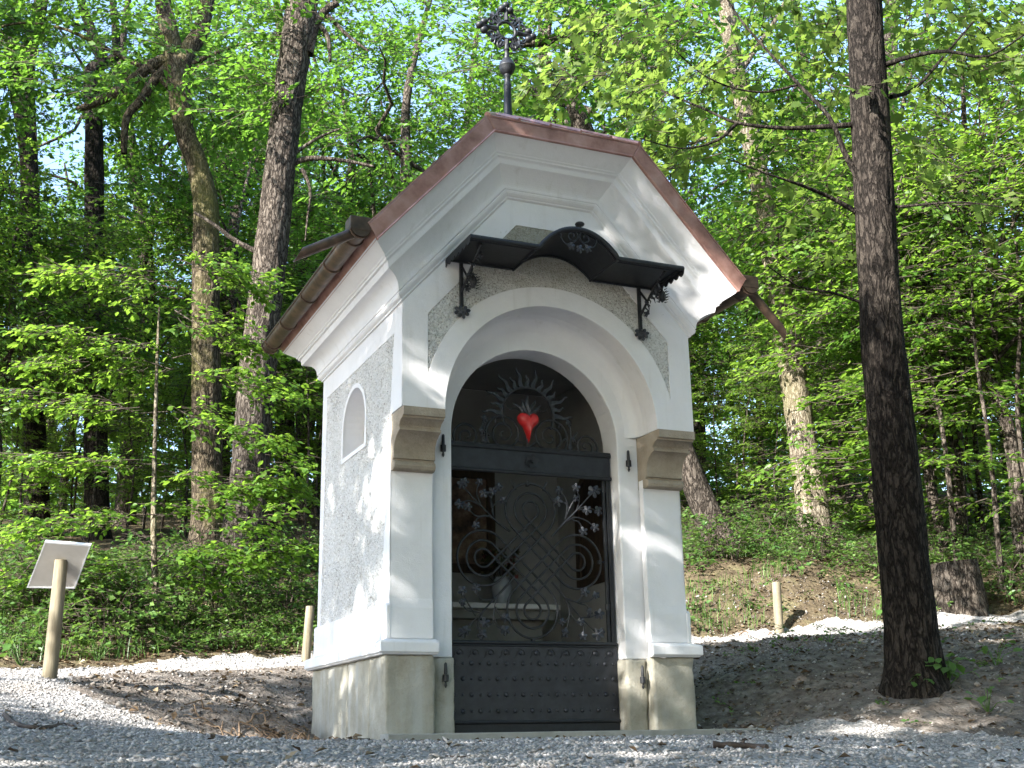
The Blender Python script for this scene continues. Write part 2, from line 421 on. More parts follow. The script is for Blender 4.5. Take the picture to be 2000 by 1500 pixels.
# ------------------------------------------------------------------ terrain
def PX(px, py, d): return tuple(dep(px, py, d))
CTRL = np.array([
    # gravel before the chapel, falling towards the camera
    (-2.30, -3.28, -0.10), (-0.68, -3.52, -0.125), (1.17, -3.97, -0.165), (3.55, -1.63, -0.07), (-2.27, -1.41, 0.06), (-2.23, 0.78, 0.275),
    (0.0, -0.45, -0.025), (1.1, -0.45, -0.02), (2.2, -0.45, -0.02), (0.4, -1.8, -0.055), (2.0, -2.2, -0.085), (-1.0, -1.2, -0.01),
    (-2.4, -5.3, -0.42), (-2.4, -7.6, -1.25), (0.5, -6.0, -0.60), (3.5, -5.0, -0.50), (-6.0, -7.0, -0.9), (-4.5, -2.0, 0.12), (-5.0, 1.5, 0.55), (5.5, -3.6, -0.25),
    (-2.5, -12.0, -2.0), (5.0, -11.0, -2.0), (-12.0, -8.0, -1.2), (12.0, -8.0, -0.8),
    # beside the chapel
    (0.0, 0.1, -0.02), (0.0, 1.8, -0.01), (2.2, 0.1, -0.02), (2.25, 1.8, 0.08), (1.1, 1.0, -0.05), (-0.35, 0.4, -0.02), (-0.35, 1.45, 0.04), (2.55, 0.3, 0.03),
    (-0.95, 0.45, 0.03), (-0.62, 2.29, 0.35), (-1.91, 1.72, 0.44), (1.1, 2.6, 0.40), (-1.3, 1.5, 0.28),
    # the path behind, tilting up away from the viewer
    (-2.19, 3.51, 0.56), (-0.90, 4.06, 0.65), (0.60, 4.51, 0.745), (2.6, 4.4, 0.86),
    PX(100, 1323, 9.3), PX(350, 1316, 10.3), PX(590, 1302, 11.3), PX(1372, 1259, 13.0), PX(1560, 1243, 13.2), PX(1740, 1231, 13.3), PX(1372, 1244, 13.8), PX(1530, 1229, 14.0), PX(1740, 1211, 14.2), PX(1930, 1222, 13.6), PX(1960, 1205, 14.3), PX(1400, 1285, 11.5), PX(1650, 1265, 11.6),
    # mound to the right
    PX(1430, 1330, 9.6), PX(1600, 1300, 9.8), PX(1800, 1270, 10.2), PX(1787, 1340, 8.8), (2.87, -0.79, 0.01), (3.63, -1.12, 0.015), (5.8, 0.55, 0.68), (6.5, -1.2, 0.40), (2.9, 0.4, 0.13),
    # banks and forest floor
    PX(1400, 1140, 15.0), PX(1550, 1125, 15.0), PX(1865, 1165, 14.6), PX(1600, 1085, 17.5), PX(1420, 1090, 16.5), PX(1715, 1045, 20), (0.52, 7.58, 1.92), (0.43, 9.72, 2.45),
    (-1.21, 5.75, 1.11), (0.59, 5.54, 1.08), (-0.65, 6.2, 1.36), (-2.09, 6.6, 1.44), (3.2, 6.2, 1.75), (-6.0, 6.5, 1.5), (10.0, 2.0, 1.5), (12, -2, 0.9),
    (0.0, 20.0, 4.6), (8.0, 18.0, 5.0), (18.0, 14.0, 5.2), (-10.0, 16.0, 3.6), (22.0, 2.0, 2.6), (-16.0, 3.0, 0.8),
    (5.0, 45.0, 9.5), (30.0, 36.0, 10.0), (-25.0, 40.0, 8.0), (45.0, 10.0, 6.0), (-40.0, 0.0, 0.5), (30, -30, -2.5), (-30, -35, -3.5),
])
def _tps_fit(P):
    n = len(P); X = P[:, :2]
    d2 = ((X[:, None] - X[None]) ** 2).sum(-1)
    K = 0.5 * d2 * np.log(d2 + 1e-12)
    K[np.arange(n), np.arange(n)] = 0.05
    A = np.zeros((n + 3, n + 3)); A[:n, :n] = K; A[:n, n] = 1; A[:n, n + 1:] = X; A[n, :n] = 1; A[n + 1:, :n] = X.T
    return np.linalg.solve(A, np.concatenate([P[:, 2], np.zeros(3)]))
TW = _tps_fit(CTRL)
def vnoise(x, y, seed=0):
    def h(i, j):
        q = np.sin(i * 127.1 + j * 311.7 + seed * 74.7) * 43758.5453
        return q - np.floor(q)
    xi, yi = np.floor(x), np.floor(y); fx, fy = x - xi, y - yi
    fx = fx * fx * (3 - 2 * fx); fy = fy * fy * (3 - 2 * fy)
    return (h(xi, yi) * (1 - fx) + h(xi + 1, yi) * fx) * (1 - fy) + (h(xi, yi + 1) * (1 - fx) + h(xi + 1, yi + 1) * fx) * fy
def in_poly(x, y, poly):
    x = np.asarray(x, float); y = np.asarray(y, float); r = np.zeros(x.shape, bool); n = len(poly)
    for i in range(n):
        x1, y1 = poly[i]; x2, y2 = poly[(i + 1) % n]
        c = ((y1 > y) != (y2 > y))
        with np.errstate(divide='ignore', invalid='ignore'):
            r ^= c & (x < (x2 - x1) * (y - y1) / (y2 - y1 + 1e-15) + x1)
    return r
PATH = [(-60, -60), (60, -60), (60, -14), (14, -6.0), (6, -2.9), (3.7, -1.75), (3.25, -1.15), (2.9, -0.32), (2.22, -0.22), (0.0, -0.2), (-0.45, 0.0), (-0.95, 0.36), (-1.35, 0.72), (-1.75, 1.4),
        (-1.75, 2.2), (-0.9, 3.45), (0.6, 3.95), (2.5, 4.05), (4.29, 3.88), (4.70, 3.81), (5.75, 3.55), (6.72, 3.22), (7.92, 3.02), (9.24, 2.68), (14, 1.8), (14, 2.6), (9.9, 3.24), (8.6, 3.47), (7.33, 3.92), (6.08, 4.27), (5.13, 4.48), (3.9, 4.7), (2.4, 4.95), (0.6, 4.85), (-0.9, 4.4), (-2.2, 3.9), (-6, 3.4), (-60, 6)]
SOILP = [(6.0, -3.2), (3.7, -1.75), (3.25, -1.15), (2.9, -0.32), (2.22, -0.22), (0.0, -0.2), (-0.45, 0.0), (-0.95, 0.36), (-1.35, 0.72), (-1.75, 1.4), (-1.75, 2.2), (-0.9, 3.45), (0.6, 3.95), (2.5, 4.05), (4.29, 3.88), (4.70, 3.81), (5.75, 3.55), (6.72, 3.22), (7.92, 3.02), (7.9, 1.5), (6.9, 0.6), (6.4, -0.4), (7.5, -2.0)]
BANKP = [(3.9, 4.7), (5.13, 4.48), (6.08, 4.27), (7.33, 3.92), (7.9, 3.8), (7.7, 4.5), (6.7, 5.0), (5.7, 5.4), (4.4, 5.6)]
def ground_z(x, y, fine=True):
    x = np.atleast_1d(np.asarray(x, float)); y = np.atleast_1d(np.asarray(y, float))
    sh = x.shape; x = x.ravel(); y = y.ravel(); out = np.zeros(len(x)); n = len(CTRL)
    for s in range(0, len(x), 20000):
        xs, ys = x[s:s + 20000], y[s:s + 20000]
        d2 = (xs[:, None] - CTRL[None, :, 0]) ** 2 + (ys[:, None] - CTRL[None, :, 1]) ** 2
        out[s:s + 20000] = (0.5 * d2 * np.log(d2 + 1e-12)) @ TW[:n] + TW[n] + TW[n + 1] * xs + TW[n + 2] * ys
    r = np.hypot(x, y)
    plane = np.clip(0.19 * y + 0.05 * x, -6, 22)
    k = np.clip((r - 38) / 20, 0, 1)
    out = out * (1 - k) + plane * k
    if fine:
        path = in_poly(x, y, PATH)
        pad = (x > -0.12) & (x < 2.34) & (y > -0.4) & (y < 1.95)
        amp = np.where(path, 0.010, 0.050) * np.where(pad, 0.0, 1.0)
        out += amp * ((vnoise(x * 1.7, y * 1.7, 1) - .5) * 1.2 + (vnoise(x * 5.3, y * 5.3, 2) - .5) * 0.9 + (vnoise(x * 13, y * 13, 3) - .5) * 0.55)
        # the dug-out edge left of the chapel
        g = np.exp(-(((x + 0.72) / 0.38) ** 2 + ((y - 0.75) / 0.30) ** 2))
        out += -0.13 * g * np.where(path, 0, 1) + 0.13 * np.exp(-(((x + 0.55) / 0.42) ** 2 + ((y - 1.35) / 0.24) ** 2)) * np.where(pad, 0, 1)
    return out.reshape(sh)
def gz(x, y): return float(ground_z(x, y)[0])
def axis_grid(lo, a, b, hi, step, growth=1.16):
    core = list(np.arange(a, b + 1e-6, step)); left = []; s, x = step, a
    while x > lo: s *= growth; x -= s; left.append(x)
    right = []; s, x = step, core[-1]
    while x < hi: s *= growth; x += s; right.append(x)
    return np.array(left[::-1] + core + right)
def build_ground():
    gx = axis_grid(-400, -3.2, 8.0, 400, 0.07); gy = axis_grid(-400, -4.4, 7.2, 500, 0.07)
    X, Y = np.meshgrid(gx, gy); Z = ground_z(X, Y)
    nx, ny = len(gx), len(gy)
    V = np.stack([X.ravel(), Y.ravel(), Z.ravel()], 1)
    I = np.arange(nx * ny).reshape(ny, nx)
    F = np.stack([I[:-1, :-1].ravel(), I[:-1, 1:].ravel(), I[1:, 1:].ravel(), I[1:, :-1].ravel()], 1)
    cxy = V[F][:, :, :2].mean(1)
    wob = np.stack([vnoise(cxy[:, 0] * 3, cxy[:, 1] * 3, 5), vnoise(cxy[:, 0] * 3, cxy[:, 1] * 3, 6)], 1) - 0.5
    q = cxy + wob * 0.22
    p = in_poly(q[:, 0], q[:, 1], PATH); s = ~p & in_poly(q[:, 0], q[:, 1], SOILP)
    for name, sel, mat in (('ground', ~p & ~s, FLOOR), ('gravel_path', p, GRAVEL), ('bare_soil', s, SOIL)):
        f = F[sel]; u, inv = np.unique(f, return_inverse=True)
        me = mesh_from(name, V[u], inv.reshape(f.shape), mat, smooth=True)
        o = link(bpy.data.objects.new(name, me)); o['kind'] = 'structure'
build_ground()

# ------------------------------------------------------------------ chapel
W, L, PF = 2.2, 1.79, 0.24          # width, depth, forward step of the upper front
CX = W / 2
ch = empty('wayside_chapel', (CX, 0.9, 0.0), world_parts=True)
tag(ch, 'small white plastered chapel with copper-edged roof and black iron gate', 'chapel')

def rough_box(name, lo, hi, mat, parent, amp=0.012, step=0.035, seed=0, bev=0.018):
    """a dressed stone block: a subdivided box with an uneven face"""
    bm = bmesh.new(); bmesh.ops.create_cube(bm, size=1)
    for v in bm.verts: v.co = Vector(((lo[i] + hi[i]) / 2 + v.co[i] * (hi[i] - lo[i]) for i in range(3)))
    bmesh.ops.bevel(bm, geom=bm.edges[:], offset=bev, segments=2, affect='EDGES', profile=0.6)
    for _ in range(6):
        es = [e for e in bm.edges if e.calc_length() > step * 1.6]
        if not es: break
        bmesh.ops.subdivide_edges(bm, edges=es, cuts=1, use_grid_fill=True)
    bmesh.ops.triangulate(bm, faces=[f for f in bm.faces if len(f.verts) > 4])
    bm.normal_update()
    for v in bm.verts:
        q = v.co * 5 + Vector((seed * 3.7, seed * 1.3, 0))
        d = noise.noise(q) * 0.9 + noise.noise(q * 3.1) * 0.7 + noise.noise(q * 8) * 0.35
        v.co += v.normal * d * amp
    me = bpy.data.meshes.new(name); bm.to_mesh(me); bm.free(); me.materials.append(mat)
    me.polygons.foreach_set('use_smooth', np.ones(len(me.polygons), dtype=bool))
    return link(bpy.data.objects.new(name, me), parent)

def chapel_base():
    # stone base: separate blocks
    z1 = 0.505
    rough_box('stone_block', (-0.022, 0.86, -0.12), (0.20, L + 0.02, z1), STONE, ch, 0.010, 0.05, 1)
    rough_box('stone_block', (-0.022, 0.335, -0.12), (0.20, 0.855, z1), STONE, ch, 0.010, 0.05, 2)
    rough_box('stone_block', (-0.025, -0.025, -0.12), (0.302, 0.33, z1), STONE, ch, 0.014, 0.03, 3)
    rough_box('stone_block', (0.306, 0.055, -0.12), (0.468, 0.33, z1 - 0.012), STONE, ch, 0.010, 0.03, 4)
    rough_box('stone_block', (1.732, 0.055, -0.12), (1.889, 0.33, z1 - 0.012), STONE, ch, 0.010, 0.03, 5)
    rough_box('stone_block', (1.893, -0.025, -0.12), (W + 0.025, 0.33, z1), STONE, ch, 0.014, 0.03, 6)
    rough_box('stone_block', (W - 0.2, 0.335, -0.12), (W + 0.022, L + 0.02, z1), STONE, ch, 0.010, 0.06, 7)
    MB().box((0.205, L - 0.2, -0.12), (W - 0.205, L + 0.015, z1)).build('rear_base', STONE, ch)
    # weathered moulding over the base, sloped on top
    def mould(name, path, flip=1):
        prof = [(0.0, 0.503), (0.055, 0.503), (0.062, 0.512), (0.074, 0.518), (0.074, 0.575), (0.066, 0.586), (0.0, 0.606)]
        vs, fs = [], []
        k = len(prof)
        for (x, y, nx, ny) in path:
            for (o, z) in prof: vs.append((x + nx * o, y + ny * o, z))
        for i in range(len(path) - 1):
            for j in range(k):
                j2 = (j + 1) % k
                fs.append((i * k + j, i * k + j2, (i + 1) * k + j2, (i + 1) * k + j))
        fs.append(tuple(range(k))); fs.append(tuple((len(path) - 1) * k + j for j in range(k)))
        return MB().add(vs, fs).build(name, PLASTER, ch, bev=0.004)
    mould('base_moulding', [(0.318, 0.0, 0, -1), (0.0, 0.0, -1, -1), (0.0, L, -1, 1), (0.6, L, 0, 1)])
    mould('base_moulding', [(1.877, 0.0, 0, -1), (W, 0.0, 1, -1), (W, L, 1, 1), (1.6, L, 0, 1)])
    # plinth band above it
    MB().plate([(0.0 - 0.018, 0.602), (L + 0.018, 0.602), (L + 0.018, 0.812), (L, 0.825), (0.0, 0.825), (-0.018, 0.812)], [], 'x', -0.020, 0.012).build('plinth_band', PLASTER, ch, bev=0.006)
    MB().plate([(0.0 - 0.018, 0.602), (L + 0.018, 0.602), (L + 0.018, 0.812), (L, 0.825), (0.0, 0.825), (-0.018, 0.812)], [], 'x', W - 0.012, W + 0.020).build('plinth_band', PLASTER, ch, bev=0.006)

def niche_outline(cy0, half, z0, zs, n=18):
    return [(cy0 - half, z0), (cy0 + half, z0)] + arc(cy0, zs, half, 0, 180, n)
def rough_sheet(name, u0, u1, v0, v1, step, P, amp, parent, keep=None):
    nu, nv = int((u1 - u0) / step) + 1, int((v1 - v0) / step) + 1
    U, Vv = np.meshgrid(np.linspace(u0, u1, nu), np.linspace(v0, v1, nv))
    U2 = U + RNG.uniform(-.35, .35, U.shape) * step; V2 = Vv + RNG.uniform(-.35, .35, U.shape) * step
    h = (RNG.random(U.shape) ** 1.6) * amp
    V = P(U2.ravel(), V2.ravel(), h.ravel())
    I = np.arange(nu * nv).reshape(nv, nu)
    F = np.stack([I[:-1, :-1].ravel(), I[:-1, 1:].ravel(), I[1:, 1:].ravel(), I[1:, :-1].ravel()], 1)
    if keep is not None:
        c = np.stack([U.ravel(), Vv.ravel()], 1)[F].mean(1)
        F = F[keep(c[:, 0], c[:, 1])]
    u, inv = np.unique(F, return_inverse=True)
    return link(bpy.data.objects.new(name, mesh_from(name, V[u], inv.reshape(F.shape), ROUGHCAST)), parent)

def chapel_walls():
    # left wall: core with a blind arched niche, a smooth frame, roughcast field
    ny, nh, nz0, nzs = 0.885, 0.285, 2.015, 2.20
    niche = niche_outline(ny, nh, nz0, nzs)
    for side in (0, 1):
        X = (lambda a: a) if side == 0 else (lambda a: W - a)
        MB().plate([(0.05, 0.50), (L, 0.50), (L, 2.84), (0.05, 2.84)], [niche], 'x', X(0.012), X(0.16)).build('side_wall', PLASTER, ch)
        panel = [(0.175, 0.828), (1.70, 0.828), (1.655, 2.62), (-0.055, 2.62)]
        fr = [(0.0, 0.815), (L, 0.815), (L, 2.83), (-PF + 0.001, 2.83), (-PF + 0.001, 2.072), (0.0, 2.072)]
        MB().plate(fr, [panel], 'x', X(0.0), X(0.0115)).build('wall_frame', PLASTER, ch, bev=0.003)
        ring_o = niche_outline(ny, nh + 0.035, nz0 - 0.035, nzs)
        ring_i = niche_outline(ny, nh, nz0, nzs)
        MB().plate(ring_o, [ring_i], 'x', X(-0.002), X(0.0117)).build('niche_surround', PLASTER, ch, bev=0.003)
        ib = [(ny + (q[0] - ny) * 1.05, q[1]) for q in niche_outline(ny, nh, nz0 - 0.02, nzs + 0.02)]
        MB().plate(ib, [], 'x', X(0.161), X(0.19)).build('niche_back', PLASTER, ch)
        s = -1 if side == 0 else 1
        rough_sheet('roughcast_field', -0.06, 1.71, 0.82, 2.63, 0.0125,
                    lambda u, v, h: np.stack([np.full_like(u, X(0.0105)) + s * h, u, v], 1), 0.0125, ch,
                    keep=lambda u, v: ~((np.abs(u - ny) < nh + 0.02) & (v > nz0 - 0.02) & ((v < nzs) | (np.hypot(u - ny, v - nzs) < nh + 0.02))) & (u > -0.055 + (2.62 - v) * 0.128 - 0.03))
    MB().box((0.162, L - 0.16, 0.5), (W - 0.162, L, 2.84)).build('rear_wall', PLASTER, ch)
    # pilasters that flare softly at the foot
    for (x0, x1, sg) in ((0.0, 0.297, 0), (1.895, W, 1)):
        vs = []
        pr = [(0.604, -0.016), (0.80, -0.013), (0.86, -0.002), (1.0, 0.0), (1.75, 0.0)]
        for (z, y) in pr: vs += [(x0 + (0.0005 if sg == 0 else 0), y, z), (x1 - (0.0005 if sg else 0), y, z)]
        for (z, y) in pr: vs += [(x0 + (0.0005 if sg == 0 else 0), 0.06, z), (x1 - (0.0005 if sg else 0), 0.06, z)]
        k = len(pr) * 2; fs = []
        for i in range(len(pr) - 1):
            a = 2 * i
            fs += [(a, a + 1, a + 3, a + 2), (k + a, k + a + 2, k + a + 3, k + a + 1), (a, a + 2, k + a + 2, k + a), (a + 1, k + a + 1, k + a + 3, a + 3)]
        fs += [(0, k, k + 1, 1), (k - 2, k - 1, 2 * k - 1, 2 * k - 2)]
        MB().add(vs, fs).build('pilaster', PLASTER, ch, bev=0.005)
    # doorway wall with its arched opening
    op = [(0.46, 0.494), (0.46, 2.02)] + [(CX + q[0], 2.02 + q[1]) for q in [(-0.64 * math.cos(R(a)), 0.64 * math.sin(R(a))) for a in np.linspace(0, 180, 33)][1:-1]] + [(1.74, 2.02), (1.74, 0.494)]
    outl = [(0.012, 0.494)] + op + [(W - 0.012, 0.494), (W - 0.012, 3.0), (0.012, 3.0)]
    MB().plate(outl, [], 'y', 0.075, 0.30).build('doorway_wall', PLASTER, ch, bev=0.008)
    # hollow moulding between the projecting arch and the doorway wall
    vs, fs = [], []
    prof = [(0.806, -0.06), (0.799, -0.045), (0.796, 0.0), (0.786, 0.03), (0.766, 0.055), (0.735, 0.07), (0.70, 0.0765)]
    na = 40
    for i in range(na + 1):
        a = math.pi * i / na
        for (r, y) in prof: vs.append((CX - r * math.cos(a), y, 2.072 + r * 1.02 * math.sin(a)))
    k = len(prof)
    for i in range(na):
        for j in range(k - 1): fs.append((i * k + j, i * k + j + 1, (i + 1) * k + j + 1, (i + 1) * k + j))
    MB().add(vs, fs).build('arch_hollow', PLASTER, ch, smooth=True)
    # projecting upper front, open arch below, cut-off gable above
    arch = [(CX - 0.80 * math.cos(R(a)), 2.072 + 0.80 * math.sin(R(a)) * 1.02) for a in np.linspace(0, 180, 45)]
    gab = [(W - 0.0125, 2.072), (W - 0.0125, 2.80), (1.445, 3.66), (0.755, 3.66), (0.0125, 2.80), (0.0125, 2.072)]
    MB().plate(arch + gab, [], 'y', -PF + 0.012, 0.06).build('upper_front', PLASTER, ch)
    ro = 0.945
    x_in = 0.178
    a0 = math.degrees(math.acos((CX - x_in) / ro))
    field = [(CX - ro * math.cos(R(a)), 2.085 + ro * math.sin(R(a))) for a in np.linspace(a0, 180 - a0, 41)]
    field = field + [(W - x_in, 2.73), (1.362, 3.47), (0.838, 3.47), (x_in, 2.73)]
    gab2 = [(W, 2.0721), (W, 2.80), (1.44, 3.668), (0.76, 3.668), (0.0, 2.80), (0.0, 2.0721)]
    MB().plate(arch + gab2, [field], 'y', -PF, -PF + 0.0118).build('front_frame', PLASTER, ch, bev=0.0025)
    rough_sheet('roughcast_field', 0.15, 2.05, 2.25, 3.49, 0.0125, lambda u, v, h: np.stack([u, np.full_like(u, -PF + 0.0112) - h, v], 1), 0.0125, ch,
                keep=lambda u, v: (np.hypot(u - CX, v - 2.085) > 0.93))
    # carved sandstone consoles carrying the projecting front
    for (x0, x1) in ((0.004, 0.294), (1.898, W - 0.004)):
        pr = [(0.07, 1.688), (-0.045, 1.688), (-0.066, 1.698), (-0.074, 1.716), (-0.068, 1.738), (-0.050, 1.748), (-0.042, 1.750), (-0.042, 1.762), (-0.060, 1.764), (-0.060, 1.782),
              (-0.058, 1.815), (-0.068, 1.855), (-0.098, 1.895), (-0.142, 1.918), (-0.178, 1.928), (-0.178, 1.944), (-0.160, 1.947), (-0.165, 1.962), (-0.190, 1.985), (-0.222, 1.996), (-0.236, 1.998), (-0.236, 2.010), (-0.258, 2.012), (-0.258, 2.068), (0.07, 2.068)]
        n = len(pr); vs = []
        sl = [0.0, 0.008, 0.5, 0.992, 1.0]
        for t in sl:
            ins = 0.006 if t in (0.0, 1.0) else 0.0
            for (y, z) in pr: vs.append((x0 + (x1 - x0) * t, min(y + ins, 0.07), z))
        fs = []
        for i in range(len(sl) - 1):
            for j in range(n):
                j2 = (j + 1) % n
                fs.append((i * n + j, i * n + j2, (i + 1) * n + j2, (i + 1) * n + j))
        fs += [tuple(range(n)), tuple((len(sl) - 1) * n + j for j in range(n - 1, -1, -1))]
        MB().add(vs, fs).build('console', SANDSTONE, ch, autosmooth=28)
    # inside
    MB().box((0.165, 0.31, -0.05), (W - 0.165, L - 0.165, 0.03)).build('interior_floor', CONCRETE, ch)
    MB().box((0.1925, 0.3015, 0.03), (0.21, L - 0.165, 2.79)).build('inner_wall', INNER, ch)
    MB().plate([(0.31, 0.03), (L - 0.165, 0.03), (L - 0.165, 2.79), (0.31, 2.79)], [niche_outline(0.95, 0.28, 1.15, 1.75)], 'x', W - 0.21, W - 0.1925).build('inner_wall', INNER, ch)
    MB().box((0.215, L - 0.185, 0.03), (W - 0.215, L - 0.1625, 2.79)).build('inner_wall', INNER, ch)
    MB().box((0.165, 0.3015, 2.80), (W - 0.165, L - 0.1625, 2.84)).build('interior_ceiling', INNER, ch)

SLOPE = 1.12
def cornice_ring(o, u, oy=None):
    th = math.atan(SLOPE)
    perp = o * math.sin(th) + u * math.cos(th)
    zt = 3.655 + 0.9 * perp
    ze = 2.79 + u
    kx = -o + (zt - ze) / SLOPE
    oy = o if oy is None else oy
    return [(-o, L + o, ze), (-o, -PF - oy, ze), (kx, -PF - oy, zt), (W - kx, -PF - oy, zt), (W + o, -PF - oy, ze), (W + o, L + o, ze)]
def chapel_cornice():
    prof = [(-0.02, 0.0), (0.014, 0.0), (0.016, 0.012), (0.024, 0.013), (0.036, 0.022), (0.042, 0.036), (0.042, 0.046), (0.036, 0.054), (0.044, 0.056), (0.046, 0.070)]
    for i in range(1, 11):
        t = i / 10 * math.pi / 2
        prof.append((0.046 + 0.100 * (1 - math.cos(t)), 0.070 + 0.092 * math.sin(t)))
    prof += [(0.148, 0.163), (0.150, 0.170), (0.156, 0.200), (0.160, 0.207), (0.174, 0.209), (0.176, 0.224), (0.186, 0.227), (0.188, 0.236), (0.282, 0.300)]
    rings = [cornice_ring(o, u) for o, u in prof]
    n = 6; vs = [q for r in rings for q in r]; fs = []
    for i in range(len(rings) - 1):
        for j in range(n):
            j2 = (j + 1) % n
            fs.append((i * n + j, i * n + j2, (i + 1) * n + j2, (i + 1) * n + j))
    o = MB().add(vs, fs).build('cornice', PLASTER, ch)
    me = o.data
    # copper edge boards
    A = cornice_ring(0.272, 0.292, 0.294); B = cornice_ring(0.330, 0.385, 0.300)
    A2 = cornice_ring(0.272, 0.292, 0.262); B2 = cornice_ring(0.330, 0.385, 0.262)
    for j, nm in ((1, 'copper_fascia'), (2, 'copper_fascia'), (3, 'copper_fascia')):
        e = 0.0
        q = [A[j], A[j + 1], B[j + 1], B[j], A2[j], A2[j + 1], B2[j + 1], B2[j]]
        f = MB().add(q, [(0, 1, 2, 3), (7, 6, 5, 4), (0, 4, 5, 1), (1, 5, 6, 2), (2, 6, 7, 3), (3, 7, 4, 0)]).build(nm, COPPER, ch, bev=0.006)
        # drip bead along the lower edge
        a, b = Vector(A[j]), Vector(A[j + 1])
        MB().tube([a + Vector((0, -0.004, 0)), b + Vector((0, -0.004, 0))], 0.007, 6).build('drip_edge', COPPER, f, smooth=True)
    for (j, j2) in ((0, 1), (4, 5), (5, 0)):
        a, b, c, d = Vector(A[j]), Vector(A[j2]), Vector(B[j2]), Vector(B[j])
        q = [a, b, c, d]
        ctr = (a + b + c + d) / 4; inn = (Vector((CX, ctr.y, ctr.z)) - ctr) if j2 != 0 or j == 0 else Vector((0, CX - ctr.y, 0))
        inn.z = 0; inn = inn.normalized() * 0.012
        if j == 5: inn = Vector((0, -0.012, 0))
        q2 = [p + inn for p in q]
        MB().add(q + q2, [(0, 1, 2, 3), (7, 6, 5, 4), (0, 4, 5, 1), (1, 5, 6, 2), (2, 6, 7, 3), (3, 7, 4, 0)]).build('copper_fascia', COPPER, ch)
    # roof: two slopes, clipped hip in front, full hip behind
    roof = empty('roof', (CX, 0.9, 0.0)); roof.parent = ch; roof.matrix_parent_inverse = Matrix.Translation(-Vector(ch.location)); roof['world_parts'] = True
    zr = B[0][2] + (CX - B[0][0]) * SLOPE
    RF, RB = (CX, 0.56, zr), (CX, 0.80, zr)
    def sheet(name, pts, parent=roof, t=0.012):
        vs = [Vector(p) for p in pts]
        nrm = (vs[1] - vs[0]).cross(vs[2] - vs[0]).normalized()
        if nrm.z < 0: nrm = -nrm
        n = len(vs)
        fs = [tuple(range(n)), tuple(range(2 * n - 1, n - 1, -1))] + [(i, (i + 1) % n, n + (i + 1) % n, n + i) for i in range(n)]
        return MB().add([v + nrm * t for v in vs] + [v + nrm * 0.001 for v in vs], fs).build(name, COPPER, parent)
    sheet('roof_sheet', [B[1], B[2], RF, RB, B[0]])
    sheet('roof_sheet', [B[4], B[3], RF, RB, B[5]])
    sheet('roof_sheet', [B[2], B[3], RF])
    sheet('roof_sheet', [B[0], B[5], RB])
    for t in (0.2, 0.4, 0.6, 0.8):                                    # standing seams of the clipped hip
        p = Vector(B[2]).lerp(Vector(B[3]), t); q = Vector(B[2]).lerp(Vector(RF), t * 2) if t < 0.5 else Vector(B[3]).lerp(Vector(RF), (1 - t) * 2)
        q = Vector((p.x, q.y, q.z))
        up = Vector((0, -0.55, 0.8)).normalized()
        MB().tube([p + up * 0.02, q + up * 0.02], 0.012, 6).build('standing_seam', COPPER, roof)
    for (a, b) in ((B[2], RF), (B[3], RF), (RF, RB), (B[0], RB), (B[5], RB)):
        MB().tube([Vector(a) + Vector((0, 0, .012)), Vector(b) + Vector((0, 0, .012))], 0.022, 8).build('ridge_roll', COPPER, roof, smooth=True)
    return A, B, RF
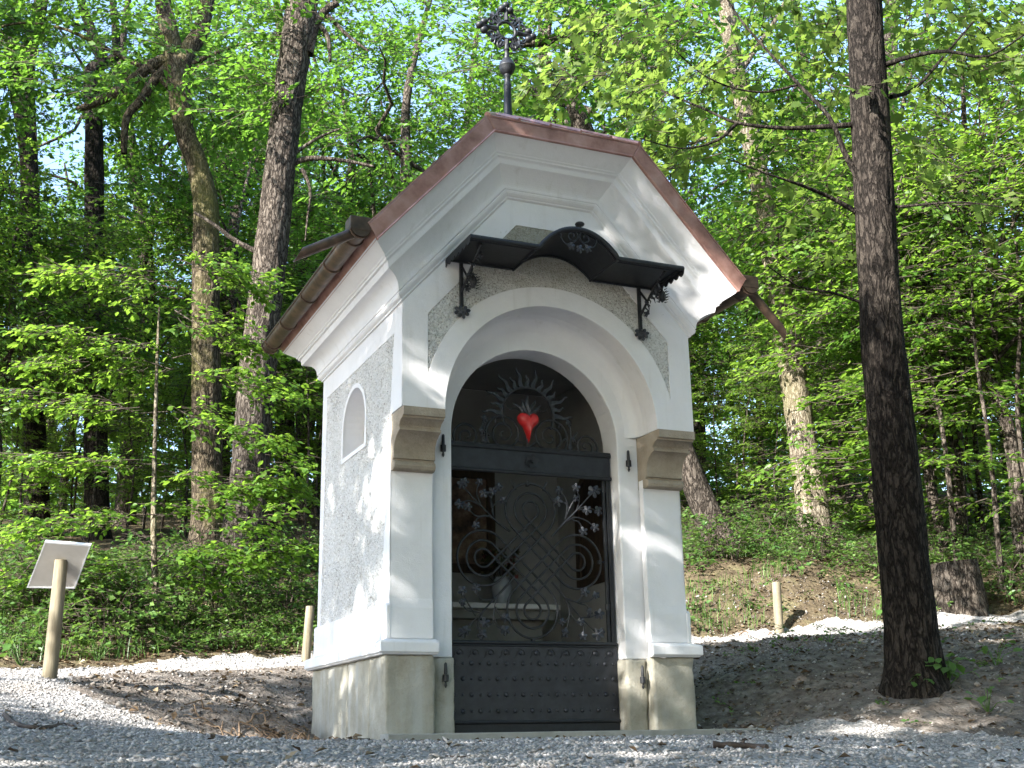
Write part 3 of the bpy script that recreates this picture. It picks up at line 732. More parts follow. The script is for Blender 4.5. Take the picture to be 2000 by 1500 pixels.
def chapel_gutters(A, B):
    for s in (0, 1):
        xg = B[0][0] - 0.052 if s == 0 else W - B[0][0] + 0.052
        sg = -1 if s == 0 else 1
        zg, rg = B[0][2] - 0.028, 0.062
        y0, y1 = B[1][1] + 0.015, B[0][1] - 0.01
        segs = []
        ncut = 4
        g = None
        for i in range(ncut):
            a = y0 + (y1 - y0) * i / ncut; b = y0 + (y1 - y0) * (i + 1) / ncut
            vs, fs = [], []
            n = 14
            for (yy, dz) in ((a, 0), (b, 0)):
                for k in range(n + 1):
                    q = math.pi + math.pi * k / n
                    vs.append((xg + rg * math.cos(q), yy, zg + rg * math.sin(q)))
                for k in range(n, -1, -1):
                    q = math.pi + math.pi * k / n
                    vs.append((xg + (rg - 0.005) * math.cos(q), yy, zg + (rg - 0.005) * math.sin(q)))
            m = 2 * (n + 1)
            for k in range(m): fs.append((k, (k + 1) % m, m + (k + 1) % m, m + k))
            if g is None:
                g = MB().add(vs, fs).build('gutter', COPPER_OLD, ch, smooth=True)
                g['label'] = 'weathered brown copper half-round gutter'
            else:
                MB().add(vs, fs).build('gutter_length', COPPER_OLD, g, smooth=True)
        MB().tube([(xg + sg * rg, y0, zg + 0.004), (xg + sg * rg, y1, zg + 0.004)], 0.010, 8).build('gutter_bead', COPPER_OLD, g, smooth=True)
        for yy in list(np.linspace(y0 + 0.015, y1 - 0.015, ncut + 1)) + [y0 + 0.16, y1 - 0.14]:
            pts = [(xg + (rg + 0.004) * math.cos(q), yy, zg + (rg + 0.004) * math.sin(q)) for q in np.linspace(math.pi, 2 * math.pi, 15)]
            MB().tube(pts, 0.0075, 6).build('gutter_clip', COPPER_OLD, g, smooth=True)
        for yy in (y0, y1):
            pts = [(xg + rg * math.cos(q), zg + rg * math.sin(q)) for q in np.linspace(math.pi, 2 * math.pi, 15)]
            MB().plate(pts, [], 'y', yy - 0.004, yy + 0.004).build('gutter_end', COPPER_OLD, g)
        # spout throwing the water clear of the wall
        e0 = Vector((xg + sg * 0.02, y0 + 0.055, zg - 0.015)); e1 = Vector((-0.765, -0.45, 2.93)) if s == 0 else Vector((2.895, -0.45, 2.85))
        vs, fs = [], []
        n = 14
        d = (e1 - e0).normalized(); a = Vector((0, 1, 0)); b = d.cross(a).normalized()
        for (c, r) in ((e0, 0.036), (e1, 0.033), (e1 - d * 0.001, 0.028), (e0, 0.028)):
            for k in range(n):
                q = 2 * math.pi * k / n
                lip = d * (0.05 * math.cos(q) * (1 if b.z < 0 else -1)) if (c - e1).length < 0.01 else Vector()
                vs.append(c + (a * math.sin(q) + b * math.cos(q)) * r + lip)
        for i in range(3):
            for k in range(n): fs.append((i * n + k, i * n + (k + 1) % n, (i + 1) * n + (k + 1) % n, (i + 1) * n + k))
        sp = MB().add(vs, fs).build('spout', COPPER_OLD, g, smooth=True)
        MB().box((xg - 0.07, y0 - 0.008, zg - 0.02), (xg + 0.07, y0 + 0.12, zg + 0.075), 0.006).build('outlet_box', COPPER_OLD, g)
chapel_base()
chapel_walls()
_A, _B, _RF = chapel_cornice()
chapel_gutters(_A, _B)

# ------------------------------------------------------------------ iron gate
GY = 0.20
def gp(px, py, y=GY):
    q = on_y(px, py, y)
    return Vector((q[0], y, q[2]))
def smooth_path(pts, n=6):
    pts = [Vector(p) for p in pts]
    if len(pts) < 3: return pts
    out = []
    for i in range(len(pts) - 1):
        p0, p1, p2, p3 = pts[max(i - 1, 0)], pts[i], pts[i + 1], pts[min(i + 2, len(pts) - 1)]
        for k in range(n):
            t = k / n
            out.append(0.5 * ((2 * p1) + (p2 - p0) * t + (2 * p0 - 5 * p1 + 4 * p2 - p3) * t * t + (3 * p1 - p0 - 3 * p2 + p3) * t ** 3))
    out.append(pts[-1])
    return out
def iron_leaf_mesh(name, lobes=5, r=0.036, mat=None):
    """a forged leaf: lobed outline, dished, with thickness"""
    out = []
    n = lobes * 6
    for i in range(n):
        a = 2 * math.pi * i / n
        q = abs(math.cos(a * lobes / 2))
        out.append((r * (0.48 + 0.52 * q ** 0.7) * math.cos(a), r * (0.48 + 0.52 * q ** 0.7) * math.sin(a)))
    vs = [(0, -0.012, 0)] + [(x, -0.004 + 0.004 * math.sin(5 * math.atan2(z, x)), z) for x, z in out] + [(0, -0.004, 0)] + [(x, 0.003, z) for x, z in out]
    fs = []
    for i in range(n):
        j = (i + 1) % n
        fs += [(0, 1 + i, 1 + j), (n + 1, n + 2 + j, n + 2 + i), (1 + i, n + 2 + i, n + 2 + j, 1 + j)]
    m = MB().add(vs, fs)
    return mesh_from(name, m.v, m.f, mat or IRON_GREY)
IRON_LEAF = iron_leaf_mesh('leaf')
def place(name, me, loc, parent, rot=(0, 0, 0), sc=1.0):
    o = bpy.data.objects.new(name, me)
    o.location = loc; o.rotation_euler = rot
    o.scale = (sc, sc, sc) if not hasattr(sc, '__len__') else sc
    return link(o, parent)
def build_gate():
    x0, x1 = 0.474, 1.728
    g = MB().plate([(x0, 0.010), (x1, 0.010), (x1, 1.955), (x0, 1.955)], [[(x0 + 0.03, 0.05), (x1 - 0.032, 0.05), (x1 - 0.032, 1.91), (x0 + 0.03, 1.91)]], 'y', GY - 0.018, GY + 0.012).build('gate', IRON, ch, bev=0.003); g['label'] = 'black wrought iron gate leaf with knotwork, rivets and red heart'
    MB().box((x1 - 0.062, GY - 0.012, 0.605), (x1 - 0.040, GY + 0.010, 1.765), 0.003).build('inner_stile', IRON, g)
    for zz in (1.70, 0.86):
        MB().tube([(x1 - 0.051, GY - 0.001, zz - 0.02), (x1 - 0.051, GY - 0.001, zz + 0.02)], 0.019, 10).build('collar', IRON, g, smooth=True)
    # broad rail with mouldings and rosette
    r = MB().box((x0 + 0.002, GY - 0.030, 1.785), (x1 - 0.002, GY + 0.006, 1.935), 0.003).build('lock_rail', IRON_SHEEN, g)
    for (zc, rr) in ((1.778, 0.014), (1.945, 0.016), (1.962, 0.010)):
        MB().tube([(x0 - 0.002, GY - 0.028, zc), (x1 + 0.002, GY - 0.028, zc)], rr, 10).build('rail_moulding', IRON, g, smooth=True)
    c = Vector((1.098, GY - 0.036, 1.862))
    ros = MB().lathe([(0.0005, 0.014), (0.010, 0.012), (0.014, 0.0)], n=12)
    ros.v = [(c.x + v[0], c.y - v[2] - 0.01, c.z + v[1]) for v in ros.v]
    rb = ros.build('rosette_boss', IRON_SHEEN, g, smooth=True)
    for k in range(6):
        a = k * math.pi / 3 + 0.3
        pm = MB()
        vs = [(c.x, c.y - 0.002, c.z)]
        for q in np.linspace(0, 2 * math.pi, 11)[:-1]:
            px, pz = 0.031 + 0.023 * math.cos(q), 0.019 * math.sin(q)
            vs.append((c.x + px * math.cos(a) - pz * math.sin(a), c.y - 0.012 * (0.5 + 0.5 * math.cos(q)), c.z + px * math.sin(a) + pz * math.cos(a)))
        vs.append((c.x + 0.03 * math.cos(a), c.y - 0.001, c.z + 0.03 * math.sin(a)))
        pm.add(vs, [(11, 1 + i, 1 + (i + 1) % 10) for i in range(10)])
        pm.build('rosette_petal', IRON, g, smooth=True)
    # kick plate with rivets
    kp = MB().box((x0 + 0.002, GY - 0.022, 0.085), (x1 - 0.002, GY - 0.002, 0.598), 0.002).build('kick_plate', IRON_SHEEN, g)
    MB().box((x0 + 0.002, GY - 0.020, 0.012), (x1 - 0.002, GY - 0.004, 0.082), 0.002).build('bottom_rail', IRON, g)
    for (zc, rr) in ((0.602, 0.013), (0.583, 0.007), (0.086, 0.012)):
        MB().tube([(x0, GY - 0.024, zc), (x1, GY - 0.024, zc)], rr, 8).build('plate_moulding', IRON, g, smooth=True)
    def dome(r):
        d = MB().lathe([(r, 0.0), (r * 0.92, r * 0.35), (r * 0.6, r * 0.7), (r * 0.15, r * 0.82)], n=12)
        d.v = [(v[0], -v[2], v[1]) for v in d.v]
        me = mesh_from('rivet', d.v, d.f, IRON_SHEEN, smooth=True)
        return me
    big, small = dome(0.0165), dome(0.0105)
    for row, zz in enumerate((0.465, 0.365, 0.262, 0.158)):
        for k in range(20):
            place('rivet', big if (k + row) % 2 == 0 else small, (x0 + 0.035 + k * 0.0622, GY - 0.0215, zz), g)
    for k in range(11):
        xx = x0 + 0.07 + k * 0.112
        place('rivet', big, (xx, GY - 0.0215, 0.535), g)
        MB().tube([(xx + 0.030 * math.cos(a), GY - 0.024, 0.530 + 0.030 * math.sin(a)) for a in np.linspace(-0.3, math.pi + 0.3, 10)] + [(xx - 0.045, GY - 0.024, 0.503)], 0.0035, 5).build('plate_scroll', IRON, g, smooth=True)
    # knotwork: three parallel rods looping four times
    kx, kz, D = 1.094, 1.172, 0.347
    def loop(rho, d):
        s = rho / math.sqrt(2); pts = []
        for i, (ax, az, a0) in enumerate(((0, d, 225), (-d, 0, -45), (0, -d, 45), (d, 0, 135))):
            for q in np.linspace(0, 270, 40):
                a = R(a0 - q)
                over = 0.006 * (1 if i % 2 else -1)
                pts.append((kx + ax * 1.03 + rho * math.cos(a), GY + over, kz + az + rho * math.sin(a)))
        return pts
    for rho in (0.062, 0.122, 0.190):
        P = loop(rho, D)
        segs = [P[i * 40:(i + 1) * 40] for i in range(4)]
        ln = []
        for i in range(4): ln += segs[i]
        ln.append(ln[0])
        MB().tube(ln, 0.0085, 6, cap=False, up=(0, 1, 0)).build('knot_rod', IRON, g, smooth=True)
    for (px, py) in ((1030, 946), (1005, 953), (1062, 955), (1170, 1098), (1041, 1249)):
        c = gp(px, py); MB().box(c - Vector((.011, .014, .014)), c + Vector((.011, .014, .014)), 0.003).build('tie', IRON, g)
    for (a, b) in (((998, 938), (1005, 955)), ((1030, 938), (1030, 948)), ((1068, 942), (1060, 957)), ((1041, 1246), (1041, 1258)), ((1172, 1098), (1184, 1098))):
        MB().tube([gp(*a), gp(*b)], 0.0075, 6).build('tie_bar', IRON, g)
    # corner sprays with forged leaves; given in pixels of a detail 4.055 times enlarged
    def cp(cx, cy): return gp(880 + cx / 4.055, 900 + cy / 4.055, GY - 0.012)
    sprays = [
        [[(470, 560), (365, 480), (250, 365), (160, 270), (85, 185)], [(340, 450), (330, 340), (300, 270), (262, 258)], [(345, 460), (330, 380), (375, 320), (412, 312)], [(325, 370), (318, 290), (330, 240)], [(320, 340), (335, 260), (380, 210)], [(245, 355), (210, 270), (215, 200), (224, 170)],
         [(250, 365), (180, 322), (120, 318), (70, 345)], [(365, 480), (290, 432), (200, 435), (135, 365)], [(300, 440), (230, 445), (200, 480), (200, 512)]],
        [[(800, 600), (893, 498), (1000, 390), (1130, 245)], [(905, 470), (930, 380), (905, 290), (857, 240)], [(915, 440), (920, 350), (880, 325), (842, 325)], [(920, 420), (960, 340), (988, 300)], [(1000, 390), (1020, 300), (1000, 240), (990, 215)], [(893, 498), (980, 450), (1075, 475), (1140, 530)], [(960, 470), (1020, 490), (1048, 560)], [(1000, 390), (1050, 370), (1110, 380), (1165, 400)], [(1010, 385), (1060, 390), (1078, 392)]],
        [[(500, 930), (400, 1040), (340, 1100), (210, 1240), (95, 1360)], [(350, 1100), (250, 1100), (215, 1060), (200, 1010)], [(360, 1090), (345, 1180), (330, 1290), (268, 1285)], [(340, 1220), (370, 1310), (430, 1345)], [(300, 1140), (240, 1230), (215, 1300), (247, 1375)], [(350, 1150), (390, 1230), (430, 1245)], [(230, 1200), (130, 1180), (90, 1120)], [(200, 1230), (140, 1130), (90, 1030)]],
        [[(800, 960), (900, 1080), (1020, 1230), (1165, 1375)], [(900, 1080), (940, 1180), (930, 1290), (905, 1360)], [(915, 1110), (945, 1200), (920, 1260), (878, 1275)], [(915, 1090), (1020, 1130), (1080, 1150), (1097, 1205)], [(915, 1095), (1000, 1115), (1060, 1040)], [(1030, 1125), (1100, 1110), (1150, 1065)], [(945, 1200), (980, 1260), (1030, 1275)], [(1030, 1240), (1100, 1240), (1175, 1215)], [(1020, 1235), (1055, 1310), (1045, 1390)]]]
    for sp in sprays:
        for i, br in enumerate(sp):
            pts = smooth_path([cp(*q) for q in br], 5)
            MB().tube(pts, [0.0085 - 0.004 * k / (len(pts) - 1) if i == 0 else 0.005 for k in range(len(pts))], 5).build('stem', IRON, g, smooth=True)
            place('leaf', IRON_LEAF, pts[-1] + Vector((0, -0.006, 0)), g, (random.uniform(-.35, .35), random.uniform(0, 6.28), random.uniform(-.4, .4)), random.uniform(0.85, 1.25) * (1.25 if i == 0 else 0.9))
            if i == 0: place('leaf', IRON_LEAF, pts[-1] + Vector((0.02, -0.012, 0.012)), g, (0.2, 1.0, 0.3), 0.95)
    # crest above the rail: scrolls, halo with flames, heart
    def ep(cx, cy, y=GY): return gp(850 + cx / 3.571, 680 + cy / 3.571, y)
    def spiral(cx, cy, rad, turns, a0, sg):
        c = ep(cx, cy); pts = []
        for k in range(70):
            t = k / 69; a = a0 + sg * turns * 2 * math.pi * t
            rr = rad * (1 - t) ** 0.85 + 0.010
            pts.append((c.x + rr * math.cos(a), GY, c.z + rr * math.sin(a)))
        return pts
    for (cx, cy, rad, turns, a0, sg) in ((480, 595, 0.135, 2.3, -2.3, -1), (800, 622, 0.135, 2.3, -0.85, 1), (218, 612, 0.098, 2.0, -1.3, -1), (1052, 690, 0.092, 2.0, -1.9, 1)):
        sp = spiral(cx, cy, rad, turns, a0, sg)
        MB().tube(sp, [0.0095 - 0.003 * k / 69 for k in range(70)], 7, up=(0, 1, 0)).build('scroll', IRON, g, smooth=True)
    for br in ([(380, 705), (345, 640), (340, 560), (365, 500)], [(300, 700), (330, 640), (320, 580), (345, 490)], [(905, 745), (940, 680), (945, 590), (930, 520)], [(980, 750), (950, 690), (960, 630), (990, 590)],
               [(560, 640), (610, 665), (643, 725), (650, 700), (690, 665), (725, 650)], [(640, 735), (643, 680), (643, 630)], [(880, 660), (905, 635), (920, 650)], [(860, 560), (862, 540), (878, 535)], [(365, 600), (380, 615), (360, 625)], [(420, 520), (415, 490), (395, 485)]):
        MB().tube(smooth_path([ep(*q) for q in br], 5), 0.007, 6).build('scroll_stem', IRON, g, smooth=True)
    for (cx, cy) in ((345, 490), (330, 575), (350, 655), (930, 525), (965, 640), (945, 700)):
        place('leaf', IRON_LEAF, ep(cx, cy, GY - 0.01), g, (0.2, cx * 0.01, 0.2), 0.8)
    hc = Vector((1.094, GY, 2.215)); hr = 0.20
    MB().tube([(hc.x + hr * math.cos(a), GY, hc.z + hr * math.sin(a)) for a in np.linspace(R(-28), R(208), 40)], 0.009, 7, up=(0, 1, 0)).build('halo', IRON, g, smooth=True)
    for k, a in enumerate(np.linspace(R(0), R(180), 15)):
        ln = 0.155 if k % 2 == 0 else 0.095
        vs, n = [], 9
        for i in range(n):
            t = i / (n - 1); rr = hr + 0.004 + ln * t
            wv = 0.011 * math.sin(t * 9.0) * t ** 0.4; hw = 0.017 * (1 - t) ** 0.8 + 0.0008
            ca, sa = math.cos(a), math.sin(a)
            for w_ in (-hw, hw):
                for yy in (-0.004, 0.004):
                    vs.append((hc.x + rr * ca - (wv + w_) * sa, GY + yy, hc.z + rr * sa + (wv + w_) * ca))
        fs = []
        for i in range(n - 1):
            o = 4 * i
            fs += [(o, o + 2, o + 6, o + 4), (o + 1, o + 5, o + 7, o + 3), (o, o + 4, o + 5, o + 1), (o + 2, o + 3, o + 7, o + 6)]
        MB().add(vs, fs).build('flame_ray', IRON_GREY, g, smooth=False)
    # heart: two lobes over a drawn-out tip
    hb = ep(643, 520); vs, fs = [], []
    nt_, nl = 40, 13
    for j in range(nl):
        ph = -math.pi / 2 + math.pi * (j + 0.5) / nl; k = math.cos(ph) ** 0.8
        for i in range(nt_):
            q = 2 * math.pi * i / nt_
            x = 16 * math.sin(q) ** 3 / 16; z = (13 * math.cos(q) - 5 * math.cos(2 * q) - 2 * math.cos(3 * q) - math.cos(4 * q)) / 16
            if z < -0.4: z = -0.4 + (z + 0.4) * 2.15; x *= 0.86
            vs.append((hb.x + 0.083 * x * k, GY - 0.012 + 0.052 * math.sin(ph), hb.z + 0.004 + 0.084 * (0.05 + (z - 0.05) * k)))
    for j in range(nl - 1):
        for i in range(nt_): fs.append((j * nt_ + i, j * nt_ + (i + 1) % nt_, (j + 1) * nt_ + (i + 1) % nt_, (j + 1) * nt_ + i))
    fs += [tuple(range(nt_)), tuple((nl - 1) * nt_ + i for i in range(nt_))]
    MB().add(vs, fs).build('heart', RED, g, smooth=True, autosmooth=80)['label'] = 'glossy red heart'
    for k, (dx, h, lean) in enumerate(((0, 0.155, 0.0), (-0.018, 0.12, -0.025), (0.02, 0.125, 0.03), (-0.035, 0.085, -0.06), (0.036, 0.09, 0.06))):
        base = hb + Vector((dx * 0.5, -0.012, 0.045)); pts, rad = [], []
        for i in range(9):
            t = i / 8
            pts.append(base + Vector((dx * t + lean * t * t + 0.008 * math.sin(t * 7 + k), 0, h * t))); rad.append(0.017 * math.sin(math.pi * (0.12 + 0.85 * t)) + 0.001)
        MB().tube(pts, rad, 6).build('heart_flame', IRON_GREY, g, smooth=True)
    for sgn in (-1, 1):
        MB().tube(smooth_path([hb + Vector((sgn * 0.03, 0, 0.06)), hb + Vector((sgn * 0.09, 0, 0.10)), hb + Vector((sgn * 0.13, 0, 0.09)), hb + Vector((sgn * 0.155, 0, 0.115))], 5), 0.006, 5).build('heart_tendril', IRON, g, smooth=True)
    MB().box((x0 + 0.004, GY - 0.004, 1.958), (x1 - 0.004, GY + 0.006, 1.972)).build('crest_bar', IRON, g)
build_gate()
def pintle(x, y, z):
    p = MB().lathe([(0.003, 0.075), (0.010, 0.066), (0.0115, 0.02), (0.0115, 0.0)], (x, y - 0.018, z), 10)
    p.lathe([(0.006, 0.0), (0.020, -0.002), (0.020, -0.045), (0.008, -0.048)], (x, y - 0.018, z), 10)
    p.lathe([(0.005, -0.048), (0.010, -0.07), (0.003, -0.085)], (x, y - 0.018, z), 8)
    p.tube([(x, y + 0.03, z - 0.02), (x, y - 0.018, z - 0.02)], 0.009, 8)
    p.build('hinge_pintle', IRON, ch, smooth=True)
pintle(0.392, 0.072, 1.905); pintle(1.818, 0.072, 1.90); pintle(0.395, 0.045, 0.385); pintle(1.838, 0.045, 0.375)

# ------------------------------------------------------------------ canopy over the arch
def build_canopy():
    x0, x1, y0, y1, z0 = 0.305, 1.91, -PF - 0.001, -0.70, 3.125
    def line(h, lift=0.0):
        pts = [(x0, z0)]
        pts.append((0.80, z0))
        for i in range(1, 24):
            t = i / 24; u = -1 + 2 * t
            pts.append((CX + 0.30 * u, z0 + h * (1 - abs(u) ** 2.2) ** 0.95 if abs(u) < 1 else z0))
        pts += [(1.40, z0), (x1, z0)]
        return [(p[0], p[1] + lift) for p in pts]
    a = line(0.140); b = line(0.172); t = 0.012
    n = len(a); vs = []
    for (ln, y) in ((a, y0), (b, y1)):
        for q in ln: vs.append((q[0], y, q[1]))
    for (ln, y) in ((a, y0), (b, y1)):
        for q in ln: vs.append((q[0], y, q[1] + t))
    fs = []
    for i in range(n - 1):
        fs += [(i, i + 1, n + i + 1, n + i), (2 * n + i, 3 * n + i, 3 * n + i + 1, 2 * n + i + 1), (n + i, n + i + 1, 3 * n + i + 1, 3 * n + i), (i, 2 * n + i, 2 * n + i + 1, i + 1)]
    fs += [(0, n, 3 * n, 2 * n), (n - 1, 3 * n - 1, 4 * n - 1, 2 * n - 1)]
    c = MB().add(vs, fs).build('canopy', IRON, ch, smooth=True, autosmooth=35)
    c['label'] = 'black sheet-iron canopy with arched middle'
    # rolled front rim and angle-iron frame
    MB().tube([(q[0], y1 + 0.006, q[1] - 0.006) for q in b], 0.016, 8, up=(0, 1, 0)).build('front_rim', IRON, c, smooth=True)
    MB().tube([(q[0], y1 + 0.05, q[1] - 0.004) for q in b], 0.010, 6, up=(0, 1, 0)).build('frame_bar', IRON, c, smooth=True)
    MB().tube([(q[0], y0 - 0.02, q[1] - 0.004) for q in a], 0.010, 6, up=(0, 1, 0)).build('frame_bar', IRON, c, smooth=True)
    for xx in (x0 + 0.01, 0.80, 1.40, x1 - 0.01):
        MB().tube([(xx, y0 - 0.01, z0 - 0.006), (xx, y1 + 0.01, z0 - 0.006)], 0.010, 6).build('frame_bar', IRON, c, smooth=True)
    MB().lathe([(0.010, 0.0), (0.012, 0.025), (0.030, 0.032), (0.034, 0.042), (0.026, 0.052), (0.004, 0.056)], (CX + 0.02, y1 + 0.03, z0 + 0.178), 14).build('canopy_knob', IRON, c, smooth=True)
    # leaf-cut valances down both sides
    for xx in (x0, x1):
        top = [(y0, z0 + 0.002), (y1, z0 + 0.002)]
        bot = []
        m = 66
        for i in range(m + 1):
            u = i / m; yy = y1 + (y0 - y1) * u
            bot.append((yy, z0 - 0.018 - 0.030 * abs(math.sin(u * math.pi * 6.5)) ** 0.6 - 0.008 * abs(math.sin(u * math.pi * 32))))
        MB().plate(top + bot, [], 'x', xx - 0.003, xx + 0.003).build('valance', IRON, c)
    # scroll ornament hung in the arched middle
    oc = Vector((CX, y1 + 0.012, 3.205))
    for s in (-1, 1):
        pts = []
        for k in range(44):
            q = k / 43; a_ = R(90) - s * R(60) + s * 2 * math.pi * 1.5 * q; rr = 0.046 * (1 - q) ** 0.8 + 0.006
            pts.append((oc.x + s * 0.048 + rr * math.cos(a_), oc.y, oc.z + 0.035 + rr * math.sin(a_)))
        o = MB().tube(pts, 0.005, 6, up=(0, 1, 0)).build('ornament_scroll', IRON_GREY, c, smooth=True)
        MB().tube(smooth_path([(oc.x + s * 0.135, oc.y, oc.z + 0.07), (oc.x + s * 0.132, oc.y, oc.z + 0.01), (oc.x + s * 0.095, oc.y, oc.z - 0.03), (oc.x + s * 0.04, oc.y, oc.z - 0.01), (oc.x + s * 0.012, oc.y, oc.z + 0.02)], 6), 0.005, 6, up=(0, 1, 0)).build('ornament_scroll', IRON_GREY, c, smooth=True)
    for (dx, dz) in ((-0.062, -0.045), (0, -0.055), (0.062, -0.045)):
        place('ornament_leaf', IRON_LEAF, oc + Vector((dx, -0.006, dz)), c, (0.1, dx * 8, 0), 0.85)
    # wall brackets with twig work
    for i, xx in enumerate((0.412, 1.795)):
        b_ = MB().box((xx - 0.011, -PF - 0.026, 2.80), (xx + 0.011, -PF - 0.002, z0 - 0.004), 0.002).build('bracket', IRON, c)
        MB().tube([(xx, -PF - 0.02, 2.90), (xx + 0.008, -0.42, 3.02), (xx + 0.004, -0.62, z0 - 0.012)], 0.010, 6).build('brace', IRON, c)
        MB().tube([(xx, -PF - 0.02, z0 - 0.03), (xx, -0.38, 2.96)], 0.008, 6).build('brace', IRON, c)
        for k in range(3): place('wall_leaf', IRON_LEAF, (xx + (k - 1) * 0.022, -PF - 0.024 - 0.004 * k, 2.775 - 0.012 * abs(k - 1) - (0.03 if k == 1 else 0)), c, (0.1, k * 1.1, 0.1), 1.05)
        for k in range(9):
            t = k / 8
            p = Vector((xx + 0.004, -0.30 - 0.24 * t, 2.92 + 0.16 * t))
            q = p + Vector((random.uniform(-.03, .04), random.uniform(-.05, .02), random.uniform(-.07, -.01)))
            MB().tube([p, (p + q) / 2 + Vector((.008, 0, .004)), q], [0.006, 0.005, 0.002], 5).build('twig', IRON, c)
        for k in range(5):
            t = k / 4
            place('bracket_leaf', IRON_LEAF, (xx + random.uniform(-.02, .03), -0.32 - 0.2 * t, 2.93 + 0.13 * t + random.uniform(-.04, .02)), c, (random.uniform(-1, 1), random.uniform(0, 6), random.uniform(-1, 1)), 0.8)
        # spiky thistle head
        tc = Vector((xx + 0.035, -0.52, 2.965)) if i else Vector((xx + 0.03, -0.40, 2.93))
        th = MB().tube([tc + Vector((0, 0, -0.045)), tc + Vector((0, 0, -0.02)), tc, tc + Vector((0, 0, 0.025)), tc + Vector((0, 0, 0.05))], [0.006, 0.024, 0.028, 0.022, 0.006], 8)
        for k in range(34):
            a_ = k * 2.399; zz = -0.045 + 0.095 * k / 33; rr = 0.018 + 0.012 * math.sin(math.pi * k / 33)
            d = Vector((math.cos(a_), math.sin(a_), 0.35))
            p = tc + Vector((math.cos(a_) * rr, math.sin(a_) * rr, zz))
            th.tube([p, p + d * 0.026], [0.005, 0.0006], 4)
        th.build('thistle', IRON, c)
build_canopy()

# ------------------------------------------------------------------ cross on the roof
def build_finial():
    fx, fy = CX, 0.47
    f = MB().lathe([(0.045, 4.60), (0.040, 4.70), (0.033, 4.78), (0.029, 4.98), (0.034, 5.01), (0.025, 5.03), (0.024, 5.08), (0.031, 5.095), (0.028, 5.11)], (fx, fy, 0), 18).build('roof_cross', IRON, ch, smooth=True, autosmooth=40)
    f['label'] = 'black iron cross with ball and ring on a turned shaft'
    MB().lathe([(0.015, 5.095), (0.044, 5.115), (0.062, 5.15), (0.066, 5.173), (0.069, 5.177), (0.069, 5.184), (0.066, 5.188), (0.058, 5.215), (0.036, 5.245), (0.016, 5.252)], (fx, fy, 0), 24).build('ball', IRON, f, smooth=True, autosmooth=40)
    MB().lathe([(0.024, 5.248), (0.026, 5.26), (0.020, 5.28), (0.019, 5.325), (0.026, 5.332), (0.022, 5.345), (0.017, 5.40)], (fx, fy, 0), 14).build('upper_shaft', IRON, f, smooth=True)
    c = Vector((fx, fy, 5.51))
    MB().tube([c + Vector((0.080 * math.cos(a), 0, 0.080 * math.sin(a))) for a in np.linspace(0, 2 * math.pi, 33)], 0.014, 8, cap=False, up=(0, 1, 0)).build('ring', IRON, f, smooth=True)
    for k, a in enumerate((0, 90, 180, 270)):
        d = Vector((math.cos(R(a)), 0, math.sin(R(a)))); s = Vector((-d.z, 0, d.x))
        ln = 0.218 if a != 270 else 0.175
        ar = MB().tube([c + d * 0.09, c + d * 0.14, c + d * ln], [0.024, 0.018, 0.021], 6).build('arm', IRON, f)
        if a != 270:
            for (u, w) in ((ln + 0.016, 0), (ln - 0.022, 0.036), (ln - 0.022, -0.036)):
                p = c + d * u + s * w
                b_ = MB().lathe([(0.002, -0.028), (0.026, -0.020), (0.034, 0.0), (0.026, 0.020), (0.002, 0.028)], p, 9).build('trefoil_lobe', IRON, f, smooth=True)
        for w in (-1, 1):                                             # scrolls beside each arm
            pts = []
            for i in range(26):
                t = i / 25; q = 2 * math.pi * 1.2 * t; rr = 0.034 * (1 - 0.7 * t)
                pts.append(c + d * (0.135 + rr * math.cos(q)) + s * w * (0.052 + rr * math.sin(q)))
            MB().tube(pts, 0.011, 5, up=(0, 1, 0)).build('cross_scroll', IRON, f, smooth=True)
    for a in (45, 135, 225, 315):
        d = Vector((math.cos(R(a)), 0, math.sin(R(a))))
        for da, ln in ((0, 0.175), (-13, 0.145), (13, 0.145)):
            e = Vector((math.cos(R(a + da)), 0, math.sin(R(a + da))))
            MB().tube([c + e * 0.085, c + e * 0.13 + Vector((0, .005, 0)), c + e * ln], [0.014, 0.013, 0.003], 5).build('ray', IRON, f)
        place('cross_leaf', IRON_LEAF, c + d * 0.155, f, (0.1, a, 0.1), 1.15)
    MB().tube(smooth_path([c + Vector((-0.06, 0, -0.15)), c + Vector((-0.035, 0, -0.11)), c + Vector((0, 0, -0.16))], 5), 0.012, 6).build('foot_scroll', IRON, f, smooth=True)
    MB().tube(smooth_path([c + Vector((0.06, 0, -0.15)), c + Vector((0.035, 0, -0.11)), c + Vector((0, 0, -0.16))], 5), 0.012, 6).build('foot_scroll', IRON, f, smooth=True)
build_finial()

